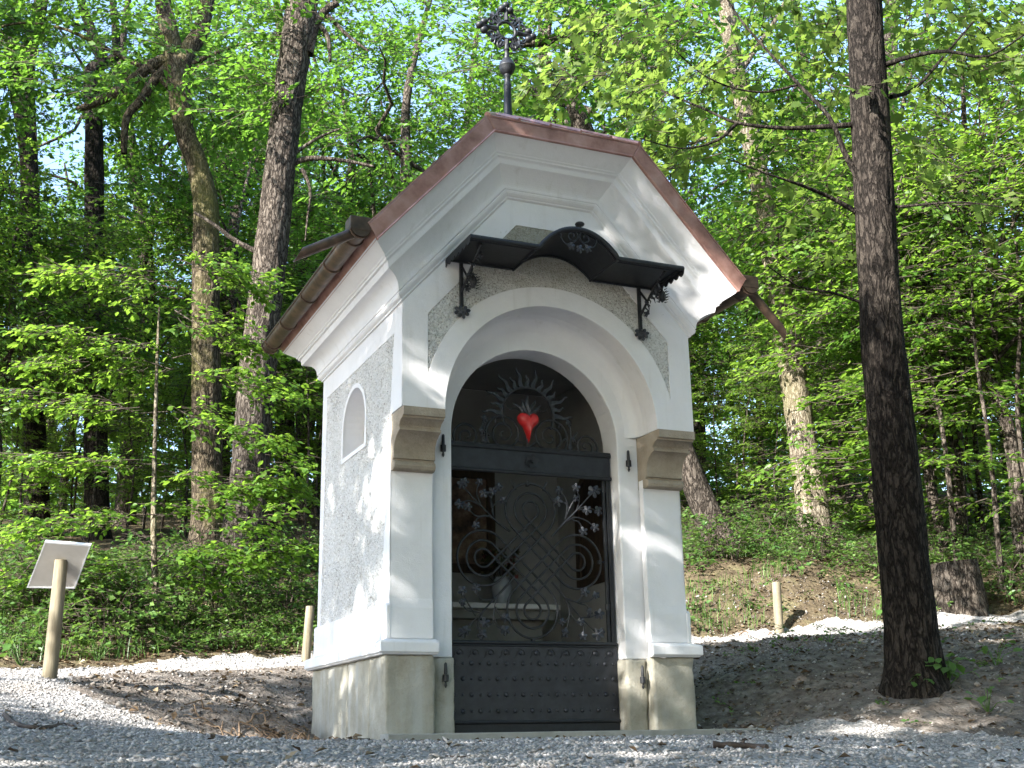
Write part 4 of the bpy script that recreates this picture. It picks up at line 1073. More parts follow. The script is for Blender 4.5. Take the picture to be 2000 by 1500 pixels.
# ------------------------------------------------------------------ inside the chapel
def build_interior():
    sh = MB().box((0.215, 1.22, 0.945), (1.80, L - 0.19, 0.985), 0.004).build('altar_shelf', PLASTER, ch)
    MB().box((0.215, 1.27, 0.87), (1.77, L - 0.19, 0.942), 0.006).build('shelf_moulding', INNER, sh)
    MB().box((0.215, 1.36, 0.035), (1.70, L - 0.19, 0.866)).build('altar_block', INNER, ch)
    p = empty('framed_picture', (0.98, L - 0.19, 1.25), world_parts=True)
    tag(p, 'dark framed picture hanging on the wall inside, left of the pale strip', 'picture')
    MB().plate([(0.40, 1.26), (1.40, 1.26), (1.40, 2.10), (0.40, 2.10)], [[(0.47, 1.33), (1.33, 1.33), (1.33, 2.03), (0.47, 2.03)]], 'y', L - 0.23, L - 0.187).build('frame', DARK_WOOD, p, bev=0.006)
    MB().box((0.471, L - 0.205, 1.331), (1.329, L - 0.19, 2.029)).build('print', PAPER, p)
    q = empty('dark_niche_sheet', (W - 0.215, 0.95, 1.15), world_parts=True)  # added dark sheet, stands in for the dark niche
    tag(q, 'added dark arched panel standing in for the dark niche on the inner right wall', 'panel')
    MB().plate(niche_outline(0.95, 0.30, 1.12, 1.75), [niche_outline(0.95, 0.24, 1.18, 1.75)], 'x', W - 0.24, W - 0.212).build('frame', DARK_WOOD, q, bev=0.005)
    MB().plate(niche_outline(0.95, 0.239, 1.181, 1.75), [], 'x', W - 0.222, W - 0.213).build('panel', DARK_WOOD, q)
    v = empty('flower_vase', (1.36, 1.36, 0.986))
    tag(v, 'pale glazed vase with dark flowers on the altar shelf', 'vase')
    MB().lathe([(0.045, 0.0), (0.055, 0.01), (0.075, 0.07), (0.082, 0.13), (0.07, 0.18), (0.058, 0.20), (0.066, 0.215), (0.056, 0.213), (0.05, 0.19)], (0, 0, 0.001), 24).build('vase', VASE, v, smooth=True)
    stems = MB(); fl = MB()
    rr = random.Random(3)
    for k in range(26):
        a = rr.uniform(0, 6.28); s = rr.uniform(0.05, 0.24); h = rr.uniform(0.24, 0.44)
        tip = Vector((s * math.cos(a), 0.45 * s * math.sin(a), h)); stems.tube([(0, 0, 0.12), tip * 0.6 + Vector((0, 0, 0.05)), tip], 0.003, 4)
        for j in range(9):
            d = Vector((rr.gauss(0, 1), rr.gauss(0, 1), rr.gauss(0, 1))).normalized(); e = d.orthogonal().normalized()
            c = tip + d * 0.018; w = 0.026
            fl.add([c - e * w, c + d * w, c + e * w, c - d * w * 0.4], [(0, 1, 2, 3)])
    stems.build('stems', TWIG, v); b = fl.build('blossoms', FLOWERS, v); b['kind'] = 'stuff'
build_interior()

# ------------------------------------------------------------------ trees: trunks
FH = np.array([math.sin(YAW), math.cos(YAW), 0.0])
def onv(px, py, base):
    """the point of the upright plane through base, facing the viewer, that shows at a pixel"""
    d = ray(px, py); t = ((np.asarray(base) - CAM) @ FH) / (d @ FH)
    return CAM + d * t, t
def trunk_mesh(name, path, rad, mat, n=16, step=0.12, amp=0.05, flare=0.0, seed=0, plates=9):
    path = [Vector(p) for p in path]
    pts, rr = [], []
    for i in range(len(path) - 1):
        L_ = (path[i + 1] - path[i]).length; m = max(1, int(L_ / step))
        p0, p1, p2, p3 = path[max(i - 1, 0)], path[i], path[i + 1], path[min(i + 2, len(path) - 1)]
        for k in range(m):
            t = k / m
            pts.append(0.5 * ((2 * p1) + (p2 - p0) * t + (2 * p0 - 5 * p1 + 4 * p2 - p3) * t * t + (3 * p1 - p0 - 3 * p2 + p3) * t ** 3))
            rr.append(rad[i] * (1 - t) + rad[i + 1] * t)
    pts.append(path[-1]); rr.append(rad[-1])
    m = len(pts); a = Vector((1, 0, 0)); vs = []
    s_len = 0.0
    for i, p in enumerate(pts):
        t = (pts[min(i + 1, m - 1)] - pts[max(i - 1, 0)]).normalized()
        a = (a - t * a.dot(t)).normalized(); b = t.cross(a)
        if i: s_len += (p - pts[i - 1]).length
        fl = 1 + flare * math.exp(-s_len / 0.22)
        for k in range(n):
            q = 2 * math.pi * k / n
            dx, dy = math.cos(q), math.sin(q)
            w = 1.0
            if amp:
                # furrowed plates: ridges along the trunk that break up
                e = noise.noise(Vector((dx * plates * 0.5, dy * plates * 0.5, s_len * 2.2 + seed * 7)))
                e2 = noise.noise(Vector((dx * plates * 1.1, dy * plates * 1.1, s_len * 5.0 + seed * 3)))
                big = noise.noise(Vector((dx * 1.1, dy * 1.1, s_len * 0.8 + seed)))
                w += amp * (0.9 - 2.2 * abs(e)) + amp * 0.5 * e2 + 0.07 * big
            if flare: w += flare * 0.5 * math.exp(-s_len / 0.18) * max(0, math.cos(q * 4 + seed))
            vs.append(p + (a * dx + b * dy) * rr[i] * fl * w)
    I = np.arange(m * n).reshape(m, n)
    F = np.stack([I[:-1].ravel(), np.roll(I, -1, 1)[:-1].ravel(), np.roll(I, -1, 1)[1:].ravel(), I[1:].ravel()], 1)
    return mesh_from(name, np.array([tuple(v) for v in vs]), F, mat, smooth=True)

# ------------------------------------------------------------------ trees: foliage
def leaf_shape(kind):
    """one leaf along +x, unit length; folded along the midrib"""
    if kind == 'simple':
        V = np.array([(0, 0, 0), (0.45, 0.30, 0.07), (1, 0, -0.06), (0.45, -0.30, 0.07)], float)
        F = np.array([(0, 2, 1), (0, 3, 2)])
    elif kind == 'oval':
        V = np.array([(0, 0, 0), (0.25, 0.22, 0.05), (0.6, 0.27, 0.05), (1.0, 0, -0.10), (0.6, -0.27, 0.05), (0.25, -0.22, 0.05), (0.5, 0, 0.0)], float)
        F = np.array([(0, 6, 1), (1, 6, 2), (2, 6, 3), (3, 6, 4), (4, 6, 5), (5, 6, 0)])
    else:   # maple: five lobes
        out = [(0.0, 0.0), (0.10, 0.24), (-0.06, 0.46), (0.28, 0.40), (0.42, 0.66), (0.56, 0.34), (0.70, 0.30), (0.66, 0.16), (1.0, 0.0)]
        P = out + [(x, -y) for x, y in out[-2:0:-1]]
        V = np.array([(x, y, 0.10 * abs(y) - 0.10 * x * x) for x, y in P] + [(0.42, 0, 0.0)], float)
        n = len(P)
        F = np.array([(n, i, (i + 1) % n) for i in range(n)])
    return V, F
def rot_frame(d, up, roll):
    d = d / np.linalg.norm(d); s = np.cross(up, d); s /= (np.linalg.norm(s) + 1e-9); u = np.cross(d, s)
    c, sn = math.cos(roll), math.sin(roll)
    s2 = s * c + u * sn; u2 = -s * sn + u * c
    return np.stack([d, s2, u2], 1)
def spray_template(rng, n_leaf, length, width, leaf, kind, droop=0.12, twigs=3):
    """a flat fan of leaves on a forked twig, along +x"""
    LV, LF = leaf_shape(kind); vs, fs, o = [], [], 0
    tv, tf, to = [], [], 0
    def twig(a, b, r):
        nonlocal to
        a, b = np.array(a), np.array(b); d = b - a; s = np.cross(d, (0, 0, 1.0)); s /= np.linalg.norm(s) + 1e-9
        q = [a + s * r, a - s * r, a + np.array((0, 0, r * 1.5)), b]
        tv.extend(q); tf.extend([(to, to + 1, to + 3), (to + 1, to + 2, to + 3), (to + 2, to, to + 3)]); to += 4
    axes = [((0, 0, 0), (length, 0, -droop * length))]
    for k in range(twigs):
        t = rng.uniform(0.2, 0.75); sd = 1 if k % 2 else -1
        p = np.array((length * t, 0, -droop * length * t * t))
        axes.append((p, p + np.array((length * rng.uniform(0.25, 0.45), sd * width * rng.uniform(0.6, 1.0), -rng.uniform(0, 0.12) * length))))
    for (a, b) in axes: twig(a, b, 0.004 + 0.003 * length)
    for i in range(n_leaf):
        a, b = axes[rng.integers(0, len(axes))]; a, b = np.array(a), np.array(b); t = rng.uniform(0.12, 1.0)
        p = a + (b - a) * t; d = (b - a) / np.linalg.norm(b - a); sd = rng.choice((-1, 1))
        ang = sd * rng.uniform(0.5, 1.15) * (0.2 if t > 0.95 else 1)
        dd = np.array((d[0] * math.cos(ang) - d[1] * math.sin(ang), d[0] * math.sin(ang) + d[1] * math.cos(ang), d[2] - rng.uniform(-0.1, 0.35)))
        Rm = rot_frame(dd, np.array((0, 0, 1.0)), rng.normal(0, 0.45)); s = leaf * rng.uniform(0.7, 1.2)
        vs.append((LV * s) @ Rm.T + p + np.array((0, 0, rng.normal(0, 0.015)))); fs.append(LF + o); o += len(LV)
    V = np.concatenate(vs + [np.array(tv)]); F = np.concatenate(fs + [np.array(tf) + o])
    mi = np.concatenate([np.zeros(sum(len(f) for f in fs), int), np.ones(len(tf), int)])
    return V, F, mi
def sprays_mesh(name, temps, P, D, S, mats, rng, roll=0.35):
    vs, fs, ms, o = [], [], [], 0
    for p, d, s in zip(P, D, S):
        V, F, mi = temps[rng.integers(0, len(temps))]
        Rm = rot_frame(np.asarray(d, float), np.array((0, 0, 1.0)), rng.normal(0, roll))
        vs.append((V * s) @ Rm.T + p); fs.append(F + o); ms.append(mi); o += len(V)
    return mesh_from(name, np.concatenate(vs), np.concatenate(fs), mats, midx=np.concatenate(ms))
RF_ = np.random.default_rng(5)
T_BROAD = [spray_template(RF_, 34, 0.85, 0.40, 0.105, 'simple', 0.15, 4) for _ in range(5)]
T_BEECH = [spray_template(RF_, 38, 0.95, 0.40, 0.085, 'simple', 0.10, 4) for _ in range(5)]
T_OVAL = [spray_template(RF_, 28, 0.80, 0.34, 0.10, 'oval', 0.10, 4) for _ in range(5)]
T_HERB = [spray_template(RF_, 12, 0.30, 0.16, 0.065, 'simple', 0.2, 2) for _ in range(5)]
T_MAPLE = [spray_template(RF_, 13, 0.50, 0.30, 0.088, 'maple', 0.22, 3) for _ in range(6)]

def crown_points(rng, n, c, rad, clumps=14, shell=0.55, gap=0.66):
    """spray places gathered in clumps through an ellipsoid, so that gaps stay between them"""
    cs = []
    while len(cs) < clumps:
        v = rng.normal(size=3); v /= np.linalg.norm(v); cs.append(v * rng.uniform(shell, 1.0))
    cs = np.array(cs); P = []
    for i in range(n):
        k = cs[rng.integers(0, clumps)]
        q = k + rng.normal(size=3) * 0.17 * gap * np.array((1.15, 1.15, 0.7))
        P.append(np.array(c) + q * np.array(rad))
    return np.array(P)
def outward(P, c, rng, lift=0.0):
    D = P - np.array(c); D[:, 2] *= 0.25; D[:, 2] += lift
    D += rng.normal(0, 0.35, D.shape) * np.linalg.norm(D, axis=1)[:, None]
    D[:, 2] = np.clip(D[:, 2], -0.5 * np.hypot(D[:, 0], D[:, 1]) - 0.01, 0.5 * np.hypot(D[:, 0], D[:, 1]) + 0.01)
    return D
def limb(rng, a, b, r0, r1, sag=0.12, n=5):
    a, b = np.array(a, float), np.array(b, float); L_ = np.linalg.norm(b - a); pts = []
    for i in range(n + 1):
        t = i / n
        pts.append(tuple(a + (b - a) * t + np.array((0, 0, sag * L_ * math.sin(math.pi * t))) + rng.normal(0, 0.035 * L_, 3) * (0 < i < n)))
    return pts, [r0 + (r1 - r0) * i / n for i in range(n + 1)]

def make_generic(kind, seed):
    """a whole tree about its own foot; returns the meshes to be shared by the copies"""
    rng = np.random.default_rng(seed)
    parts = []
    if kind == 'canopy':
        h = rng.uniform(12, 14); r = 0.19
        path = [(0, 0, -0.3), (0, 0, 0.2)] + [(rng.normal(0, 0.10) * z / 3, rng.normal(0, 0.10) * z / 3, z) for z in (2.5, 5, 7.5, 10, h)]
        parts.append(('trunk', trunk_mesh('trunk', path, [r * 1.3, r * 1.1, r, r * 0.85, r * 0.7, r * 0.5, 0.03], BARK_BROWN, 12, 0.2, 0.05, 0.25, seed)))
        c, rad, n = (0, 0, 8.6), (3.0, 3.0, 4.3), 400
        P = crown_points(rng, n, c, rad, 20, 0.45)
        for k in range(9):
            z = rng.uniform(4.5, 9.5); e = P[rng.integers(0, n)]
            lp, lr = limb(rng, (0, 0, z), e, 0.065, 0.015, 0.06)
            parts.append(('branch', trunk_mesh('branch', lp, lr, BARK_BROWN, 6, 0.35, 0.0)))
        parts.append(('crown', sprays_mesh('crown', T_BROAD, P, outward(P, c, rng), rng.uniform(0.9, 1.35, n), [LEAF, TWIG], rng)))
    elif kind == 'mid':
        h = rng.uniform(6.0, 7.5); r = 0.075
        path = [(0, 0, -0.3)] + [(rng.normal(0, 0.08) * z / 2, rng.normal(0, 0.08) * z / 2, z) for z in (0.3, 1.6, 3.2, 4.8, h)]
        parts.append(('trunk', trunk_mesh('trunk', path, [r * 1.3, r * 1.1, r, r * 0.8, r * 0.55, 0.012], BARK_BROWN, 8, 0.25, 0.03, 0.2, seed)))
        c, rad, n = (0, 0, 4.3), (2.0, 2.0, 2.9), 300
        P = crown_points(rng, n, c, rad, 22, 0.3)
        for k in range(8):
            z = rng.uniform(1.6, 5.0); e = P[rng.integers(0, n)]
            lp, lr = limb(rng, (0, 0, z), e, 0.03, 0.008, 0.05)
            parts.append(('branch', trunk_mesh('branch', lp, lr, BARK_BROWN, 5, 0.4, 0.0)))
        parts.append(('crown', sprays_mesh('crown', T_BEECH, P, outward(P, c, rng), rng.uniform(0.85, 1.25, n), [LEAF_BEECH if seed % 2 else LEAF, TWIG], rng)))
    elif kind == 'understory':
        h = rng.uniform(2.8, 3.6)
        path = [(0, 0, -0.2)] + [(rng.normal(0, 0.06) * z, rng.normal(0, 0.06) * z, z) for z in (0.2, 1.2, 2.2, h)]
        parts.append(('trunk', trunk_mesh('trunk', path, [0.03, 0.026, 0.02, 0.014, 0.005], BARK_BROWN, 6, 0.3, 0.0)))
        P, D = [], []
        for k in range(17):                                            # flat tiers of twigs
            z = rng.uniform(0.45, h); a = rng.uniform(0, 6.28); ln = (1.5 - 0.9 * z / h) * rng.uniform(0.5, 1.1)
            for j in range(6):
                t = rng.uniform(0.15, 1.0); P.append((ln * t * math.cos(a) + rng.normal(0, .12), ln * t * math.sin(a) + rng.normal(0, .12), z + 0.15 * t + rng.normal(0, 0.05)))
                b = a + rng.normal(0, 0.6); D.append((math.cos(b), math.sin(b), rng.normal(0, 0.1)))
        parts.append(('crown', sprays_mesh('crown', T_BEECH, np.array(P), np.array(D), rng.uniform(0.55, 0.85, len(P)), [LEAF_BEECH, TWIG], rng, 0.2)))
    else:                                                              # low shrub
        P, D = [], []
        for k in range(60):
            a = rng.uniform(0, 6.28); q = rng.uniform(0, 1) ** 0.6; P.append((0.45 * q * math.cos(a), 0.45 * q * math.sin(a), rng.uniform(0.04, 0.75 - 0.4 * q)))
            D.append((math.cos(a), math.sin(a), rng.normal(0.15, 0.2)))
        st = MB()
        for k in range(5):
            a = k * 1.3; st.tube([(0, 0, -0.1), (0.1 * math.cos(a), 0.1 * math.sin(a), 0.3), (0.3 * math.cos(a), 0.3 * math.sin(a), 0.55)], [0.010, 0.007, 0.003], 4)
        me = mesh_from('stems', st.v, st.f, TWIG); parts.append(('stems', me))
        parts.append(('foliage', sprays_mesh('foliage', T_HERB, np.array(P), np.array(D), rng.uniform(0.7, 1.15, len(P)), [LEAF_HERB, TWIG], rng)))
    return parts
def put_generic(parts, name, loc, rz, sc, label, cat, group):
    r = empty(name, loc); r.rotation_euler = (0, 0, rz); r.scale = (sc, sc, sc)
    tag(r, label, cat, group)
    for nm, me in parts:
        o = bpy.data.objects.new(nm, me)
        if nm in ('crown', 'foliage', 'stems'): o['kind'] = 'stuff'
        link(o, r)
    return r
GEN = {k: [make_generic(k, 100 + 10 * i + j) for j in range(n)] for i, (k, n) in enumerate((('canopy', 4), ('mid', 4), ('understory', 4), ('shrub', 4)))}

def ground_at(px, d):
    """a place on the ground at a given distance in the direction of a picture column"""
    q = dep(px, 1200, 1.0) - CAM; q[2] = 0; q /= np.linalg.norm(q)
    x, y = CAM[0] + q[0] * d, CAM[1] + q[1] * d
    return (x, y, gz(x, y))

# ------------------------------------------------------------------ trees one can name
def key_tree(name, label, spec, d, mat, branches=(), n=40, step=0.035, amp=0.06, flare=0.25, seed=0, crown=None, bmat=None):
    b0 = dep(spec[0][0], spec[0][1], d)
    b0[2] = gz(b0[0], b0[1])
    root = empty(name, tuple(b0), world_parts=True)
    tag(root, label, 'tree')
    path, rad = [], []
    for i, (px, py, w) in enumerate(spec):
        p, t = onv(px, py, b0); path.append(p); rad.append(w * 0.5 * t / FPX)
    path[0] = path[0] * 1.0; path.insert(0, np.array((path[0][0], path[0][1], b0[2] - 0.15))); rad.insert(0, rad[0])
    if path[1][2] <= path[0][2] + 0.05: path[1] = np.array((path[1][0], path[1][1], b0[2] + 0.05))
    o = link(bpy.data.objects.new('trunk', trunk_mesh('trunk', path, rad, mat, n, step, amp, flare, seed)), root)
    for br in branches:
        bp, brd = [], []
        for (px, py, w, *dd) in br:
            off = dd[0] if dd else 0.0
            p, t = onv(px, py, b0 + FH * off); bp.append(p); brd.append(w * 0.5 * t / FPX)
        link(bpy.data.objects.new('branch', trunk_mesh('branch', bp, brd, bmat or mat, 10, 0.09, 0.05, 0.0, seed)), root)
    return root, b0, path
def crown_on(root, P, D, S, temps, mats, seed, roll=0.35):
    o = link(bpy.data.objects.new('crown', sprays_mesh('crown', temps, P, D, S, mats, np.random.default_rng(seed), roll)), root)
    o['kind'] = 'stuff'
    return o

# near maple right of the chapel
T1, T1b, T1p = key_tree('maple_tree', 'nearest dark-barked maple trunk rising from the soil mound right of the chapel',
    [(1787, 1345, 108), (1783, 1290, 100), (1775, 1200, 96), (1757, 1000, 92), (1737, 800, 85), (1722, 650, 80), (1712, 470, 75), (1703, 300, 72), (1695, 150, 68), (1688, 0, 64), (1680, -250, 56), (1672, -700, 40)], 8.8, BARK_DARK,
    [[(1672, 243, 12), (1600, 248, 10), (1530, 250, 8), (1440, 240, 6.5), (1380, 215, 5, .2), (1300, 180, 3.5, .4), (1220, 140, 2.5, .5), (1150, 100, 1.5, .5)],
     [(1675, 345, 14), (1650, 300, 11), (1620, 230, 9), (1560, 165, 7, .2), (1500, 100, 5, .3), (1440, 30, 4, .4), (1400, -40, 3, .4)],
     [(1672, 413, 10), (1620, 385, 8), (1560, 360, 6, -.2), (1500, 340, 4, -.3), (1420, 310, 2, -.4)],
     [(1720, 130, 12), (1780, 110, 9, -.3), (1850, 100, 7, -.5), (1930, 110, 5, -.6), (2010, 60, 3, -.7)],
     [(1740, 190, 9), (1790, 170, 7, .3), (1860, 90, 5, .4), (1920, 20, 3, .5)],
     [(1745, 405, 7), (1800, 400, 5, -.2), (1880, 395, 3.5, -.3), (1960, 405, 2, -.4)],
     [(1440, 240, 7), (1400, 275, 5, -.1), (1330, 290, 3, -.2), (1250, 270, 2, -.2)],
     [(1560, 165, 5, .2), (1480, 180, 4, .1), (1380, 150, 3, 0), (1280, 60, 2, -.1)],
     [(1680, 590, 6), (1620, 570, 5), (1560, 560, 3.5), (1500, 520, 2)]],
    n=64, step=0.022, amp=0.055, flare=0.36, seed=1)
rg = np.random.default_rng(21)
zones = [(1110, 1300, -10, 190, 34), (1250, 1660, -10, 300, 66), (1300, 1420, 200, 330, 10), (1700, 2010, -20, 130, 44), (1540, 1670, 300, 470, 10), (1740, 1900, 180, 420, 10), (1300, 1900, -300, 0, 60)]
P, D = [], []
for (xa, xb, ya, yb, n) in zones:
    for k in range(n):
        px, py = rg.uniform(xa, xb), rg.uniform(ya, yb)
        off = rg.normal(0.9, 0.7)
        p, _ = onv(px, py, T1b + FH * off); P.append(p)
        d = p - np.array((T1b[0], T1b[1], p[2])) + rg.normal(0, 0.6, 3); d[2] = rg.normal(-0.15, 0.2) * np.hypot(d[0], d[1]); D.append(d)
crown_on(T1, np.array(P), np.array(D), rg.uniform(0.75, 1.15, len(P)), T_MAPLE, [LEAF_MAPLE, TWIG], 31, 0.5)
# maple leaves that can be told apart, each its own piece
ML = []
LV, LF = leaf_shape('maple')
for k in range(4):
    V = LV.copy(); V[:, 2] += 0.10 * np.sin(V[:, 1] * 5 + k) * 0.5 - 0.12 * V[:, 0] ** 2 * (k % 2)
    ML.append(mesh_from('leaf', V, LF, LEAF_MAPLE))
for k in range(240):
    z_ = zones[[0, 1, 1, 2, 3, 3, 4, 5, 6][k % 9]]
    px, py = rg.uniform(z_[0], z_[1]), rg.uniform(z_[2], z_[3])
    p, _ = onv(px, py, T1b + FH * rg.uniform(0.0, 0.7))
    place('leaf', ML[k % 4], tuple(p), T1, (rg.normal(0, 0.5), rg.normal(0.25, 0.4), rg.uniform(0, 6.28)), rg.uniform(0.07, 0.125))

T2, _, T2p = key_tree('pale_trunk_tree', 'pale sunlit trunk leaning left in the wood behind the right wall of the chapel',
    [(1598, 1100, 84), (1594, 1050, 70), (1584, 970, 60), (1570, 880, 55), (1553, 760, 52), (1535, 640, 50), (1518, 540, 47), (1500, 440, 44), (1490, 380, 42), (1475, 310, 38), (1460, 240, 36), (1440, 150, 34), (1425, 60, 32), (1410, -60, 28), (1390, -300, 20)], 17.5, BARK_PALE,
    [[(1475, 300, 16), (1440, 265, 13), (1400, 262, 10), (1350, 280, 6), (1290, 290, 3)], [(1440, 150, 14), (1480, 90, 10), (1520, 30, 8), (1560, -60, 5)], [(1430, 90, 12), (1390, 40, 8), (1340, 0, 5)]], n=40, step=0.05, amp=0.035, seed=2)
T3, _, _ = key_tree('leaning_tree', 'strongly leaning trunk passing behind the chapel, right of its wall',
    [(1428, 1100, 62), (1385, 1010, 54), (1355, 940, 50), (1320, 850, 46), (1270, 700, 42), (1220, 500, 38), (1160, 300, 34), (1118, 190, 32), (1130, 90, 28), (1120, -30, 24), (1110, -200, 18)], 16.5, BARK_BROWN,
    [[(1128, 85, 22), (1100, 72, 20), (1060, 82, 18), (1025, 86, 15), (1008, 94, 12)], [(1116, 200, 16), (1080, 160, 12), (1070, 100, 9), (1075, 40, 6)], [(1118, 190, 12), (1160, 130, 9), (1190, 60, 6), (1240, 0, 4)]], n=32, step=0.05, amp=0.06, seed=3)
T4, _, _ = key_tree('slim_tree', 'slim grey trunk standing just behind the near dark maple',
    [(1718, 1065, 48), (1716, 950, 38), (1718, 800, 34), (1724, 650, 32), (1732, 400, 30), (1738, 150, 27), (1742, 0, 25), (1745, -200, 18)], 20.0, BARK_BROWN, n=24, step=0.08, amp=0.05, seed=4)
T5, _, _ = key_tree('stout_tree', 'stout furrowed trunk left of the chapel gutter, thickest on that side',
    [(463, 1145, 112), (472, 1090, 90), (482, 1000, 78), (490, 900, 72), (500, 760, 68), (512, 640, 66), (530, 480, 62), (545, 350, 58), (560, 220, 56), (575, 110, 56), (587, 30, 60), (597, -60, 52), (600, -300, 36)], 15.0, BARK_BROWN,
    [[(600, 105, 26), (612, 60, 20), (630, 25, 16), (660, 5, 14)], [(620, 45, 12), (640, 70, 9), (645, 120, 6)], [(560, 325, 14), (600, 310, 11), (660, 312, 8), (730, 325, 5)], [(575, 300, 8), (620, 270, 6), (668, 250, 3)], [(590, 330, 8), (606, 370, 6), (600, 430, 4), (596, 470, 2)], [(518, 500, 12), (460, 470, 9), (420, 440, 7), (380, 415, 5)], [(640, 30, 9), (680, 70, 7), (720, 100, 4)]], n=48, step=0.04, amp=0.07, seed=5)
T6, _, _ = key_tree('forked_tree', 'mossy trunk forking high up, left of the stoutest trunk',
    [(402, 1100, 78), (404, 1030, 62), (405, 950, 56), (403, 760, 54), (402, 640, 52), (402, 500, 50), (402, 400, 46), (385, 320, 40), (362, 260, 36), (352, 190, 42), (344, 125, 38), (330, 60, 34), (318, 0, 30), (300, -120, 24), (280, -300, 14)], 17.0, BARK_MOSS,
    [[(348, 140, 38), (370, 95, 34), (392, 60, 33), (402, 10, 30), (412, -60, 26), (430, -220, 16)], [(330, 170, 14), (300, 140, 11), (250, 118, 9), (190, 85, 8), (120, 55, 6), (40, 45, 5), (-20, 60, 4)],
     [(345, 110, 26), (300, 126, 24), (262, 154, 22), (224, 182, 20), (180, 203, 18), (150, 215, 10)], [(340, 120, 20), (303, 155, 19), (275, 196, 17), (247, 231, 15), (242, 300, 12)], [(360, 130, 10), (420, 105, 8), (480, 85, 6), (540, 110, 4)], [(360, 150, 8), (400, 125, 6), (460, 110, 4)]], n=40, step=0.05, amp=0.07, seed=6)
T7, _, _ = key_tree('crooked_tree', 'dark crooked trunk snaking upward at the upper left, before the forked tree',
    [(190, 1060, 50), (186, 800, 42), (184, 500, 38), (184, 280, 34), (181, 190, 32), (180, 140, 30), (200, 121, 26), (190, 93, 22), (174, 47, 19), (158, 0, 17), (140, -120, 12)], 20.0, BARK_DARK,
    [[(198, 121, 20), (225, 112, 18), (226, 60, 16), (220, 0, 12)], [(182, 60, 10), (130, 40, 8), (110, -10, 6)]], n=20, step=0.08, amp=0.05, seed=7)
T9, _, _ = key_tree('corner_tree', 'dark twin-stemmed trunk in the upper left corner of the wood',
    [(72, 1020, 48), (66, 800, 42), (62, 500, 38), (54, 250, 32), (52, 135, 30), (66, 60, 28), (80, 0, 26), (92, -150, 18)], 21.0, BARK_DARK,
    [[(50, 300, 24), (28, 150, 22), (22, 60, 18), (50, -20, 14)], [(70, 50, 10), (110, 20, 8), (125, -40, 6)]], n=20, step=0.08, amp=0.05, seed=8)
# sunlit beech sapling on the left
T8, T8b, T8p = key_tree('beech_sapling', 'slender sunlit beech sapling with flat tiers of bright leaves, left foreground of the wood',
    [(304, 1185, 14), (301, 1090, 12), (300, 1000, 11), (303, 850, 8), (307, 700, 6), (311, 600, 3.5)], 12.6, BARK_PALE, n=10, step=0.08, amp=0.0, flare=0.2, seed=9)
tiers = [(40, 300, 1040, 995, 1.0), (300, 560, 1000, 900, 0.3), (60, 310, 895, 905, 0.2), (305, 520, 770, 880, 0.4), (310, 540, 690, 790, 0.2), (20, 300, 770, 800, 0.3), (300, 480, 600, 690, 0.1), (120, 310, 640, 690, 0.3), (310, 500, 1075, 1010, 0.6), (150, 310, 520, 560, 0.2), (310, 470, 500, 560, 0.1), (60, 300, 1130, 1090, .5), (300, 570, 1120, 1060, .4), (330, 520, 930, 960, -.3), (100, 290, 700, 730, -.5)]
P, D = [], []
for (xa, xb, ya, yb, off) in tiers:
    a, _ = onv(xa, ya, T8b - FH * off); b, _ = onv(xb, yb, T8b - FH * off * 0.3)
    tip, base = (a, b) if abs(xb - 305) < abs(xa - 305) else (b, a)
    base = np.array(T8b) * np.array((1, 1, 0)) + np.array((0, 0, base[2])) if abs((xb if tip is a else xa) - 305) < 30 else base
    bp, br = limb(rg, base, tip, 0.007, 0.002, 0.03)
    link(bpy.data.objects.new('branch', trunk_mesh('branch', bp, br, BARK_BROWN, 5, 0.3, 0.0)), T8)
    for k in range(26):
        t = rg.uniform(0.08, 1.0); p = base + (tip - base) * t + rg.normal(0, (0.10, 0.16, 0.025)); P.append(p)
        d = (tip - base) + rg.normal(0, 0.45, 3) * np.linalg.norm(tip - base); d[2] = rg.normal(-0.05, 0.08) * np.linalg.norm(d); D.append(d)
crown_on(T8, np.array(P), np.array(D), rg.uniform(0.55, 0.9, len(P)), T_OVAL, [LEAF_BEECH, TWIG], 33, 0.22)
OV, OF = leaf_shape('oval')
OL = [mesh_from('leaf', OV * np.array((1, s, 1)), OF, LEAF_BEECH) for s in (1.0, 1.15, 0.9)]
for k in range(200):
    p = np.array(P[rg.integers(0, len(P))]) + rg.normal(0, (0.18, 0.18, 0.04)) - FH * 0.12
    place('leaf', OL[k % 3], tuple(p), T8, (rg.normal(0, 0.35), rg.normal(0.1, 0.3), rg.uniform(0, 6.28)), rg.uniform(0.07, 0.10))
# crowns of the named forest trees
for (t, c_px, c_py, d, rad, n, sd) in ((T2, 1430, 40, 18.5, (2.6, 2.6, 2.3), 190, 41), (T3, 1200, 40, 17.5, (2.3, 2.4, 2.0), 120, 42), (T4, 1740, 120, 21.5, (2.4, 2.4, 2.6), 170, 43), (T5, 760, 110, 17.0, (2.8, 2.2, 2.2), 150, 44), (T6, 300, 60, 19.0, (3.2, 2.2, 2.4), 200, 45), (T7, 150, 170, 21.8, (3.0, 2.4, 3.0), 260, 46), (T9, 30, 200, 22.5, (2.8, 2.4, 3.2), 240, 47)):
    rn = np.random.default_rng(sd); c = dep(c_px, c_py, d)
    P = crown_points(rn, n, c, rad, 16, 0.35)
    crown_on(t, P, outward(P, c, rn), rn.uniform(0.8, 1.2, n), T_BROAD, [LEAF, TWIG], sd)

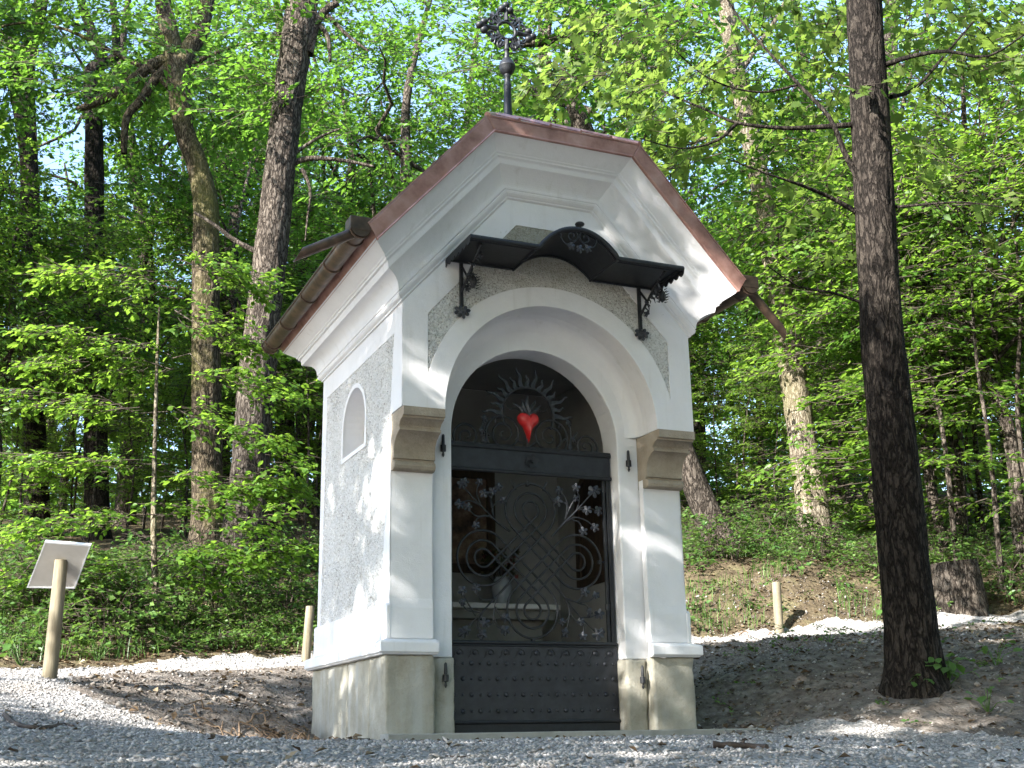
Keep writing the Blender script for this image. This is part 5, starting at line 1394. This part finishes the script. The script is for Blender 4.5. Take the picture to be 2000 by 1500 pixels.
# ------------------------------------------------------------------ the wood behind
rw = np.random.default_rng(77)
def hides_trunk(px, d, kind):
    m = {'mid': 240, 'understory': 190, 'canopy': 0, 'shrub': 0}[kind]
    return m and ((1440 - m < px < 1600 + m and d < 22 and kind == 'mid') or (1440 - m < px < 1600 + m and d < 20 and kind == 'understory') or (400 - m < px < 540 + m and d < 20.5))
def plant(kind, name, spots, label, cat, group, s0, s1):
    for i, (px, d) in enumerate(spots):
        if hides_trunk(px, d, kind): d = d + 6.5
        lab = label
        if '{}' in label:
            k = sorted(q[0] for q in spots).index(px); ORD = ('leftmost', 'second from the left', 'third from the left', 'fourth from the left', 'fifth from the left', 'sixth from the left', 'rightmost')
            lab = label.format('rightmost' if k == len(spots) - 1 else ORD[k])
        put_generic(GEN[kind][i % len(GEN[kind])], name, ground_at(px, d), rw.uniform(0, 6.28), rw.uniform(s0, s1), lab, cat, group)
plant('canopy', 'forest_tree', [(rw.uniform(-150, 2150), d) for d in np.linspace(23, 50, 15)], 'tall broad-leaved tree deep in the wood behind the clearing', 'tree', 'tall trees deep in the wood', 0.85, 1.15)
plant('canopy', 'skyline_tree', [(760, 26), (1120, 27), (560, 29), (230, 27), (900, 30)], '{} of the tall trees whose crowns fill the sky behind the roof', 'tree', 'crowns behind the roof', 1.0, 1.2)
plant('mid', 'young_tree', [(px + rw.normal(0, 40), rw.uniform(17.5, 30)) for px in np.linspace(-100, 2100, 24)], 'young leafy tree filling the wood between the big trunks', 'tree', 'young trees of the wood', 0.8, 1.2)
for (lo, hi, d0, d1, lab) in ((-40, 620, 17.0, 24, 'thin leafy sapling in the dark undergrowth left of the chapel'), (1330, 2060, 19, 26, 'thin leafy sapling in the bright undergrowth right of the chapel')):
    plant('understory', 'understory_sapling', [(px + rw.normal(0, 25), rw.uniform(d0, d1)) for px in np.linspace(lo, hi, 20)], lab, 'sapling', lab.replace('thin leafy sapling', 'saplings'), 0.8, 1.25)
for (lo, hi, d0, d1, n, lab) in ((-20, 610, 12.7, 16.5, 28, 'low leafy shrub on the bank left of the chapel'), (1340, 2030, 16.0, 21, 32, 'low leafy shrub on the bank right of the chapel')):
    plant('shrub', 'low_shrub', [(px + rw.normal(0, 20), rw.uniform(d0, d1)) for px in np.linspace(lo, hi, n)], lab, 'shrub', lab.replace('low leafy shrub', 'low shrubs'), 0.6, 1.2)
plant('understory', 'bright_sapling', [(1790, 16.8), (1880, 17.2), (1965, 16.4), (2050, 17), (1670, 18.5), (1840, 19), (1940, 19.5)], '{} of the sunlit saplings around and behind the stump', 'sapling', 'sunlit saplings behind the stump', 1.35, 1.8)
plant('mid', 'bright_tree', [(1900, 19), (2010, 17.5), (1790, 20.5), (1640, 21)], '{} of the sunlit young trees right of the pale trunk', 'tree', 'sunlit young trees on the right', 1.0, 1.25)
# the far wood, one mass of leaves
rf = np.random.default_rng(91); PF_, DF_ = [], []
for k in range(3000):
    x, y, z = ground_at(rf.uniform(-150, 2150), rf.uniform(30, 52)); PF_.append((x, y, z + rf.uniform(0.0, 1.0) ** 1.7 * 8.0)); a = rf.uniform(0, 6.28); DF_.append((math.cos(a), math.sin(a), rf.normal(0, 0.15)))
o = link(bpy.data.objects.new('far_wood', sprays_mesh('far_wood', T_BROAD, np.array(PF_), np.array(DF_), rf.uniform(1.7, 2.6, len(PF_)), [LEAF, TWIG], rf))); tag(o, 'far foliage of the wood seen between the trunks', 'foliage', kind='stuff')
# the wood goes on all round the clearing, outside the picture
SAZ = math.atan2(SUN_TO.x, SUN_TO.y)
k = 0
for az in np.arange(math.radians(62), math.radians(208), math.radians(12)):
    if abs((az - SAZ + math.pi) % (2 * math.pi) - math.pi) < math.radians(30): continue
    for (kind, dd) in (('canopy', rw.uniform(9.5, 13)), ('mid', rw.uniform(12, 17))):
        a2 = az + rw.normal(0, 0.06); x, y = 0.5 + math.sin(a2) * dd, -3.0 + math.cos(a2) * dd
        rel = np.array((x, y, 0)) - CAM; ang = math.atan2(rel[0], rel[1])
        if -0.12 < ang < 0.95: continue
        put_generic(GEN[kind][k % 4], 'surrounding_tree', (x, y, gz(x, y)), rw.uniform(0, 6.28), rw.uniform(0.95, 1.2), 'leafy tree added to the surrounding wood, outside the picture, to cut the light', 'tree', 'trees round the clearing'); k += 1

for (kind, x, y, sc_) in (('canopy', -4.5, -9.5, 1.2), ('canopy', -1.0, -11.5, 1.25), ('canopy', 3.5, -9.0, 1.2), ('canopy', 7.5, -6.0, 1.2), ('canopy', -5.5, 10.0, 1.0), ('canopy', -6.5, 13.5, 1.05), ('canopy', -7.5, 18, 1.1), ('mid', -4.3, 9.6, 1.0), ('mid', -4.8, 12.2, 1.1), ('mid', -5.2, 15.5, 1.2)):  # extra unseen trees, placed to block sky light and shade the left wood
    put_generic(GEN[kind][int(x * y) % 4], 'surrounding_tree', (x, y, gz(x, y)), x * y, sc_, 'leafy tree added to the surrounding wood, outside the picture, to cut the light', 'tree', 'trees round the clearing')

# ------------------------------------------------------------------ unseen trees added beside the clearing to shade it, crowns shaped for that
SV = np.array(SUN_TO); E1 = np.cross(SV, (0, 0, 1.0)); E1 /= np.linalg.norm(E1); E2 = np.cross(E1, SV)
GAPS = [((0.0, 0.12, 1.9), .13), ((0.0, 0.14, 1.55), .14), ((0.0, 0.16, 1.15), .15), ((0.0, 0.18, 0.8), .16), ((0.0, 0.55, 1.75), .12), ((0.0, 0.7, 0.7), .2), ((0.0, 1.2, 0.7), .14), ((0.0, 1.45, 1.9), .10),  # sunlit spots, where the added crowns are cut open
        ((0.08, -0.24, 2.45), .12), ((1.95, 0.0, 0.42), .24), ((1.82, 0.05, 0.55), .26), ((2.02, 0.0, 1.42), .05), ((2.22, -0.5, 3.05), .30), ((2.05, -0.5, 3.3), .22),
        ((-0.6, 0.8, 0.05), .45), ((-1.0, 0.35, 0.05), .35), ((-1.6, 1.0, 0.2), .4), ((3.1, -0.8, 0.02), .45), ((3.7, -1.0, 0.05), .4), ((1.0, -1.6, -0.05), .25), ((0.2, -1.2, -0.04), .2), ((2.0, -1.9, -0.06), .2), ((-1.2, 3.5, .6), .8), ((0.2, 4.2, .7), .8), ((5.2, 4.1, 1.0), .8), ((6.4, 3.8, 1.1), .8), ((7.6, 3.5, 1.1), .6), ((6.3, 4.7, 1.5), .7), ((7.5, 5.5, 4), 1.0), ((-0.6, 6, 2.5), 1.6), ((-0.6, 6, 4), 1.3), ((-1.9, 1.7, 1.3), .35)]
GA = np.array([(np.dot(g, E1), np.dot(g, E2)) for g, _ in GAPS]); GR = np.array([r for _, r in GAPS])
def added_shade_tree(target, dist, rad, n, seed, label, trunk_r=0.2, edge=0.4, size=(0.8, 1.2)):
    rng = np.random.default_rng(seed)
    c = np.array(target) + SV * dist
    base = np.array((c[0] + rng.normal(0, .3), c[1] + rng.normal(0, .3), 0)); base[2] = gz(base[0], base[1])
    root = empty('added_shade_tree', tuple(base), world_parts=True); tag(root, label, 'tree', 'added trees shading the clearing')
    top = c[2] + rad[2] * 0.7
    path = [base + np.array((0, 0, -0.2)), base + np.array((0, 0, 0.3)), base * 0.5 + c * 0.5, c, np.array((c[0], c[1], top))]
    path[2][2] = (base[2] + c[2]) / 2
    link(bpy.data.objects.new('trunk', trunk_mesh('trunk', path, [trunk_r * 1.3, trunk_r * 1.1, trunk_r * 0.9, trunk_r * 0.5, 0.02], BARK_BROWN, 14, 0.15, 0.05, 0.25, seed)), root)
    v = rng.normal(size=(n, 3)); v /= np.linalg.norm(v, axis=1)[:, None]; P = c + v * (rng.random(n) ** edge)[:, None] * np.array(rad)
    D = outward(P, c, rng); S = rng.uniform(*size, n)
    tips = P + D / np.linalg.norm(D, axis=1)[:, None] * 0.45 * S[:, None]
    ab = np.stack([tips @ E1, tips @ E2], 1)
    dd = np.hypot(ab[:, None, 0] - GA[None, :, 0], ab[:, None, 1] - GA[None, :, 1]) - GR[None, :] * 0.72 - 0.14 * S[:, None]
    keep = dd.min(1) > 0
    P, D, S = P[keep], D[keep], S[keep]
    for k in range(10):
        e = P[rng.integers(0, len(P))]
        lp, lr = limb(rng, path[3] + np.array((0, 0, rng.uniform(-1.5, 0.8))), e, 0.06, 0.012, 0.05)
        link(bpy.data.objects.new('branch', trunk_mesh('branch', lp, lr, BARK_BROWN, 6, 0.3, 0.0)), root)
    crown_on(root, P, D, S, T_BROAD, [LEAF, TWIG], seed)
added_shade_tree((1.0, 0.3, 1.9), 9.0, (2.6, 2.9, 2.4), 2300, 201, 'broad tree added left of the clearing, out of the picture, its crown shaped to shade the chapel')
added_shade_tree((0.6, -2.0, 0.0), 9.5, (2.8, 2.4, 2.0), 520, 202, 'broad tree added beside the camera, out of the picture, to shade the gravel', edge=0.6)
added_shade_tree((-2.2, -0.9, 0.1), 8.5, (1.9, 1.9, 1.5), 420, 204, 'small broad tree added left of the picture to shade the path before the information board', 0.12, 0.65)
added_shade_tree((3.6, -2.6, 0.2), 12.5, (2.6, 2.4, 2.2), 560, 203, 'broad tree added behind the camera, out of the picture, to shade the right foreground', edge=0.6)

# ------------------------------------------------------------------ small things on the ground
def hit(px, py, d0=2.0, d1=60.0):
    d = ray(px, py); ts = np.linspace(d0, d1, 3000); Q = CAM + ts[:, None] * d
    z = ground_z(Q[:, 0], Q[:, 1]); i = np.argmax(Q[:, 2] < z)
    return Q[i]
# information board on a round post, seen from behind
sb = dep(97, 1320, 8.6); sb[2] = gz(sb[0], sb[1])
sg = empty('information_board', tuple(sb), world_parts=True); tag(sg, 'tilted information board seen from behind on a round timber post', 'sign')
pt, _ = onv(120, 1094, sb)
MB().tube([sb + np.array((0, 0, -0.2)), sb + np.array((0, 0, 0.02)), (sb + pt) / 2, pt], [0.053, 0.052, 0.049, 0.046], 18).build('post', WOOD_POST, sg, smooth=True, autosmooth=60)
c4 = [Vector(dep(88, 1058, 8.72)), Vector(dep(177, 1065, 8.72)), Vector(dep(146, 1149, 8.97)), Vector(dep(53, 1147, 8.97))]
bn = (c4[1] - c4[0]).cross(c4[3] - c4[0]).normalized(); bn = bn if bn.y > 0 else -bn
ctr = sum(c4, Vector()) / 4
def slab(pts, t0, t1, name, mat, parent):
    vs = [p + bn * t0 for p in pts] + [p + bn * t1 for p in pts]
    return MB().add(vs, [(0, 1, 2, 3), (7, 6, 5, 4), (0, 4, 5, 1), (1, 5, 6, 2), (2, 6, 7, 3), (3, 7, 4, 0)]).build(name, mat, parent)
bd = slab(c4, 0.0, 0.014, 'board', BOARD, sg)
for i in range(4):
    a, b = c4[i], c4[(i + 1) % 4]; ia, ib = a.lerp(ctr, 0.045), b.lerp(ctr, 0.045)
    slab([a.lerp(ctr, -0.012), b.lerp(ctr, -0.012), ib, ia], -0.004, 0.018, 'rim', BOARD_RIM, bd)
# two short marker posts on the path
for (px, py, tpx, tpy, d, lab) in ((597, 1292, 606, 1184, 12.0, 'short round timber post on the path left of the chapel'), (1522, 1232, 1516, 1137, 13.9, 'short pale timber post on the path right of the chapel, sunlit')):
    b = dep(px, py, d); b[2] = gz(b[0], b[1]); t, _ = onv(tpx, tpy, b)
    m = MB().tube([b + np.array((0, 0, -0.2)), b, (b + t) / 2, t - np.array((0, 0, 0.006)), t], [0.046 * d / 12, 0.046 * d / 12, 0.044 * d / 12, 0.043 * d / 12, 0.039 * d / 12], 16)
    o = m.build('marker_post', WOOD_POST, None, smooth=True, autosmooth=50); tag(o, lab, 'post', 'marker posts along the path')
# sawn stump
b = dep(1872, 1165, 14.5); b[2] = gz(b[0], b[1])
st = empty('tree_stump', tuple(b), world_parts=True); tag(st, 'weathered brown tree stump among the greenery behind the near maple', 'stump')
me = trunk_mesh('stump_body', [b + np.array((0, 0, -0.45)), b + np.array((0, 0, 0.1)), b + np.array((0.01, 0, 0.32)), b + np.array((0.0, 0, 0.48))], [0.31, 0.285, 0.265, 0.26], BARK_BROWN, 48, 0.025, 0.09, 0.35, 12)
link(bpy.data.objects.new('stump_body', me), st)
MB().lathe([(0.23, 0.0), (0.22, 0.015), (0.11, 0.005), (0.02, 0.012)], b + np.array((0, 0, 0.455)), 24).build('stump_top', WOOD_POST, st)
# fallen sticks
def stick(pxs, r, label, knots=0, seed=0):
    rn = random.Random(seed)
    pts = [Vector(hit(*q)) + Vector((0, 0, r * 0.8)) for q in pxs]
    pts = smooth_path(pts, 5)
    m = MB().tube(pts, [r * (1 - 0.35 * i / len(pts)) * rn.uniform(0.85, 1.15) for i in range(len(pts))], 8)
    o = m.build('fallen_stick', STICK, None, smooth=True); tag(o, label, 'stick')
    for k in range(knots):
        p = pts[rn.randrange(3, len(pts) - 2)]
        MB().tube([p, p + Vector((rn.uniform(-.06, .06), rn.uniform(-.03, .03), r * 1.5))], [r * 0.6, r * 0.2], 6).build('side_twig', STICK, o)
stick([(8, 1398), (28, 1416), (60, 1424), (95, 1424), (120, 1418), (143, 1422)], 0.012, 'thin curved stick lying on the gravel at the left edge', 3, 1)
stick([(1393, 1461), (1430, 1462), (1465, 1463), (1498, 1465)], 0.016, 'short dark piece of branch on the gravel before the chapel, right', 2, 2)
stick([(870, 1478), (900, 1480), (930, 1476)], 0.004, 'tiny twig on the gravel before the gate', 0, 3)
# concrete edging strip in the ground before the chapel
MB().box((-0.06, -0.20, -0.16), (2.88, -0.03, 0.02), 0.008).build('concrete_edging', CONCRETE)['label'] = 'low concrete edging strip along the foot of the chapel front'
bpy.data.objects['concrete_edging']['category'] = 'edging'
# torn roots in the dug soil left of the chapel, and at the cut bank on the right
def roots(name, centre, n, spread, label, seed):
    rn = random.Random(seed); c = Vector(centre)
    root = empty(name, tuple(c), world_parts=True); tag(root, label, 'roots')
    for k in range(n):
        x, y = c.x + rn.gauss(0, spread), c.y + rn.gauss(0, spread * 0.55)
        p = Vector((x, y, gz(x, y) - 0.01)); a = rn.uniform(0, 6.28); pts = [p]
        for j in range(5):
            a += rn.gauss(0, 0.6); q = pts[-1] + Vector((math.cos(a), math.sin(a) * 0.6, 0)) * rn.uniform(0.03, 0.08)
            q.z = gz(q.x, q.y) + rn.uniform(0.0, 0.07) * math.sin((j + 1) / 6 * math.pi); pts.append(q)
        pts = smooth_path(pts, 4); r0 = rn.choice((0.003, 0.005, 0.009))
        MB().tube(pts, [r0 * (1 - 0.6 * i / len(pts)) for i in range(len(pts))], 5).build('root', ROOT, root, smooth=True)
roots('exposed_roots', (-0.5, 0.95, 0.1), 70, 0.26, 'tangle of torn roots in the dug soil left of the chapel', 1)
h0 = hit(1420, 1225); roots('bank_roots', tuple(h0), 14, 0.5, 'bare roots hanging from the cut bank right of the chapel', 2)
# leafy herbs one by one
def herb(name, px, py, n, leaf, h, label, seed, mat=None):
    rn = np.random.default_rng(seed); b = hit(px, py); b[2] = gz(b[0], b[1])
    r = empty(name, tuple(b), world_parts=True); tag(r, label, 'plant', 'broad-leaved herbs')
    V, F = leaf_shape('oval'); V = V * np.array((1, 1.25, 1)); me = mesh_from('leaf', V, F, mat or LEAF_HERB)
    for k in range(n):
        a = rn.uniform(0, 6.28); q = rn.uniform(0.2, 1.0) * h * 0.9
        tip = b + np.array((q * math.cos(a), q * math.sin(a), h * rn.uniform(0.35, 1.0)))
        MB().tube([b + np.array((0, 0, -.02)), (b + tip) / 2 + np.array((0, 0, 0.02)), tip], [0.004, 0.003, 0.002], 4).build('stalk', LEAF_HERB, r)
        place('leaf', me, tuple(tip), r, (rn.normal(0, 0.4), rn.normal(0.3, 0.3), a + rn.normal(0, 0.4)), leaf * rn.uniform(0.7, 1.25))
herb('broadleaf_herb', 1752, 1212, 30, 0.085, 0.26, 'broad dark-green herb against the left side of the near maple foot', 1)
herb('broadleaf_herb', 1850, 1338, 34, 0.08, 0.22, 'spreading broad-leaved herb right of the near maple foot', 2)
herb('broadleaf_herb', 1800, 1352, 12, 0.065, 0.13, 'small herb in front of the near maple foot', 3)
herb('broadleaf_herb', 1945, 1300, 9, 0.07, 0.22, 'loose herb at the right edge of the picture on the mound', 4)
herb('broadleaf_herb', 1620, 1255, 9, 0.06, 0.14, 'low herb on the mound left of the near maple', 5)
herb('broadleaf_herb', 1930, 1390, 8, 0.07, 0.16, 'low herb at the lower right on the soil', 6)
herb('broadleaf_herb', 40, 1300, 14, 0.09, 0.30, 'pale leafy herb beside the path left of the information board', 7)
herb('broadleaf_herb', 190, 1290, 14, 0.08, 0.28, 'pale leafy herb just right of the information board post', 8)

# ------------------------------------------------------------------ uncountable ground cover
def stuff(name, V, F, mat, label, cat, smooth=False, midx=None):
    o = link(bpy.data.objects.new(name, mesh_from(name, V, F, mat, smooth=smooth, midx=midx)))
    tag(o, label, cat, kind='stuff'); return o
OCT_V = np.array([(1, 0, 0), (-1, 0, 0), (0, 1, 0), (0, -1, 0), (0, 0, 1), (0, 0, -1)], float)
OCT_F = np.array([(0, 2, 4), (2, 1, 4), (1, 3, 4), (3, 0, 4), (2, 0, 5), (1, 2, 5), (3, 1, 5), (0, 3, 5)])
def pebbles(rng, X, Y, size, flat=0.6):
    n = len(X); Z = ground_z(X, Y)
    V = OCT_V[None] * (1 + rng.uniform(-0.35, 0.35, (n, 6, 1)))
    V = V + rng.normal(0, 0.15, (n, 6, 3))
    a = rng.uniform(0, 6.28, n); c, s = np.cos(a), np.sin(a)
    x, y = V[..., 0] * c[:, None] - V[..., 1] * s[:, None], V[..., 0] * s[:, None] + V[..., 1] * c[:, None]
    sx = size * rng.uniform(0.8, 1.3, n)
    tilt = rng.normal(0, 0.3, n)[:, None]
    V = np.stack([x * sx[:, None], y * size[:, None], V[..., 2] * (size * flat)[:, None] + x * sx[:, None] * tilt], -1)
    V += np.stack([X, Y, Z + size * flat * 0.35], 1)[:, None]
    F = OCT_F[None] + (np.arange(n) * 6)[:, None, None]
    return V.reshape(-1, 3), F.reshape(-1, 3)
rs = np.random.default_rng(9)
X = rs.uniform(-3.4, 8.6, 120000); Y = rs.uniform(-4.6, 5.0, 120000)
ok = in_poly(X + rs.normal(0, .05, len(X)), Y + rs.normal(0, .05, len(X)), PATH) & ~((X > -0.03) & (X < 2.25) & (Y > -0.05) & (Y < 1.9)) & ~((X > -0.06) & (X < 2.88) & (Y > -0.2) & (Y < 0))
X, Y = X[ok], Y[ok]
V, F = pebbles(rs, X, Y, np.clip(rs.lognormal(-5.0, 0.42, len(X)), 0.004, 0.024))
stuff('gravel_stones', V, F, STONES, 'loose grey crushed stone covering the path', 'gravel')
X = rs.uniform(-2.2, 8.0, 70000); Y = rs.uniform(-2.4, 5.6, 70000)
ok = (in_poly(X, Y, SOILP) | in_poly(X, Y, BANKP)) & ~((X > -0.03) & (X < 2.25) & (Y > -0.2) & (Y < 1.85))
X, Y = X[ok][:19000], Y[ok][:19000]
V, F = pebbles(rs, X, Y, np.clip(rs.lognormal(-4.9, 0.55, len(X)), 0.003, 0.03), 0.7)
stuff('soil_clods', V, F, CLODS, 'crumbly clods and pebbles on the bare soil', 'soil')
def scatter_litter(n, x0, x1, y0, y1, keep, size):
    X = rs.uniform(x0, x1, n); Y = rs.uniform(y0, y1, n); ok = keep(X, Y); X, Y = X[ok], Y[ok]; m = len(X); Z = ground_z(X, Y)
    LV_, LF_ = leaf_shape('simple'); a = rs.uniform(0, 6.28, m); s = rs.uniform(*size, m); tl = rs.normal(0, 0.45, m); t2 = rs.normal(0, .3, m)
    x = LV_[None, :, 0] - 0.5; y = LV_[None, :, 1]; z = LV_[None, :, 2] * 2 + np.abs(tl)[:, None] * (x + .5) * 0.7 + y * t2[:, None]
    VX = (x * np.cos(a)[:, None] - y * np.sin(a)[:, None]) * s[:, None] + X[:, None]; VY = (x * np.sin(a)[:, None] + y * np.cos(a)[:, None]) * s[:, None] + Y[:, None]
    VZ = z * s[:, None] + (Z + 0.008)[:, None]
    return np.stack([VX, VY, VZ], -1).reshape(-1, 3), (LF_[None] + (np.arange(m) * 4)[:, None, None]).reshape(-1, 3)
V, F = scatter_litter(26000, -3, 13, -2.2, 11, lambda x, y: ~in_poly(x, y, PATH) & ~((x > -0.1) & (x < 2.3) & (y > -0.3) & (y < 1.9)) & (~in_poly(x, y, SOILP) | (rs.random(len(x)) < 0.35)), (0.03, 0.075))
stuff('leaf_litter', V, F, LITTER, 'dry brown leaf litter on the forest floor and mound', 'leaf litter')
V, F = scatter_litter(260, -3, 6, -4, 1, lambda x, y: in_poly(x, y, PATH), (0.03, 0.06))
stuff('fallen_leaves', V, F, LITTER, 'a few dry brown leaves scattered on the gravel', 'leaf litter')
# green carpet of seedlings and herbs on the banks
def carpet(name, n, x0, x1, y0, y1, keep, sc, label, seed, mat):
    rn = np.random.default_rng(seed); X = rn.uniform(x0, x1, n); Y = rn.uniform(y0, y1, n); ok = keep(X, Y); X, Y = X[ok], Y[ok]
    P = np.stack([X, Y, ground_z(X, Y) + rn.uniform(0.0, 0.16, len(X))], 1); a = rn.uniform(0, 6.28, len(X))
    D = np.stack([np.cos(a), np.sin(a), rn.uniform(0.0, 0.7, len(X))], 1)
    o = link(bpy.data.objects.new(name, sprays_mesh(name, T_HERB, P, D, rn.uniform(*sc, len(X)), [mat, TWIG], rn))); tag(o, label, 'ground cover', kind='stuff')
clumpy = lambda x, y, k, s: vnoise(x * 1.3, y * 1.3, s) > k
carpet('ground_cover', 3400, -3.0, 2.2, 4.7, 9.5, lambda x, y: ~in_poly(x, y, PATH) & clumpy(x, y, 0.35, 4), (0.5, 1.05), 'low green seedlings and herbs on the bank left of the chapel', 51, LEAF_HERB)
carpet('ground_cover', 3600, 3.4, 13.0, 3.6, 10.5, lambda x, y: ~in_poly(x, y, PATH) & (~in_poly(x, y, BANKP) | (rs.random(len(x)) < 0.55)) & clumpy(x, y, 0.33, 8), (0.5, 1.05), 'low green seedlings and herbs on the bank right of the chapel', 52, LEAF_HERB)
carpet('mound_seedlings', 300, 2.6, 8.0, -1.4, 3.4, lambda x, y: in_poly(x, y, SOILP) & clumpy(x, y, 0.6, 12), (0.35, 0.6), 'sparse green seedlings on the soil mound right of the chapel', 53, LEAF_HERB)
def grass(n, keep, x0, x1, y0, y1, label, seed):
    rn = np.random.default_rng(seed); X = rn.uniform(x0, x1, n); Y = rn.uniform(y0, y1, n); ok = keep(X, Y); X, Y = X[ok], Y[ok]; m = len(X); Z = ground_z(X, Y)
    a = rn.uniform(0, 6.28, m); h = rn.uniform(0.08, 0.26, m); ln = rn.uniform(0.2, 0.8, m) * h; w = 0.004
    c, s = np.cos(a), np.sin(a)
    b0 = np.stack([X - s * w, Y + c * w, Z - 0.01], 1); b1 = np.stack([X + s * w, Y - c * w, Z - 0.01], 1)
    m0 = np.stack([X - s * w * .8 + c * ln * .35, Y + c * w * .8 + s * ln * .35, Z + h * .65], 1); m1 = np.stack([X + s * w * .8 + c * ln * .35, Y - c * w * .8 + s * ln * .35, Z + h * .65], 1)
    t = np.stack([X + c * ln, Y + s * ln, Z + h], 1)
    V = np.stack([b0, b1, m0, m1, t], 1).reshape(-1, 3); o = (np.arange(m) * 5)[:, None]
    F = np.concatenate([o + np.array([[0, 1, 3]]), o + np.array([[0, 3, 2]]), o + np.array([[2, 3, 4]])])
    stuff('grass', V, F, LEAF_HERB, label, 'grass')
grass(9000, lambda x, y: ~in_poly(x, y, PATH) & clumpy(x * 1.5, y * 1.5, 0.55, 21), 3.4, 11, 3.6, 8.5, 'thin grass blades on the bank right of the chapel', 61)
grass(5000, lambda x, y: ~in_poly(x, y, PATH) & clumpy(x * 1.5, y * 1.5, 0.6, 22), -3, 2, 4.6, 8, 'thin grass blades on the bank left of the chapel', 62)
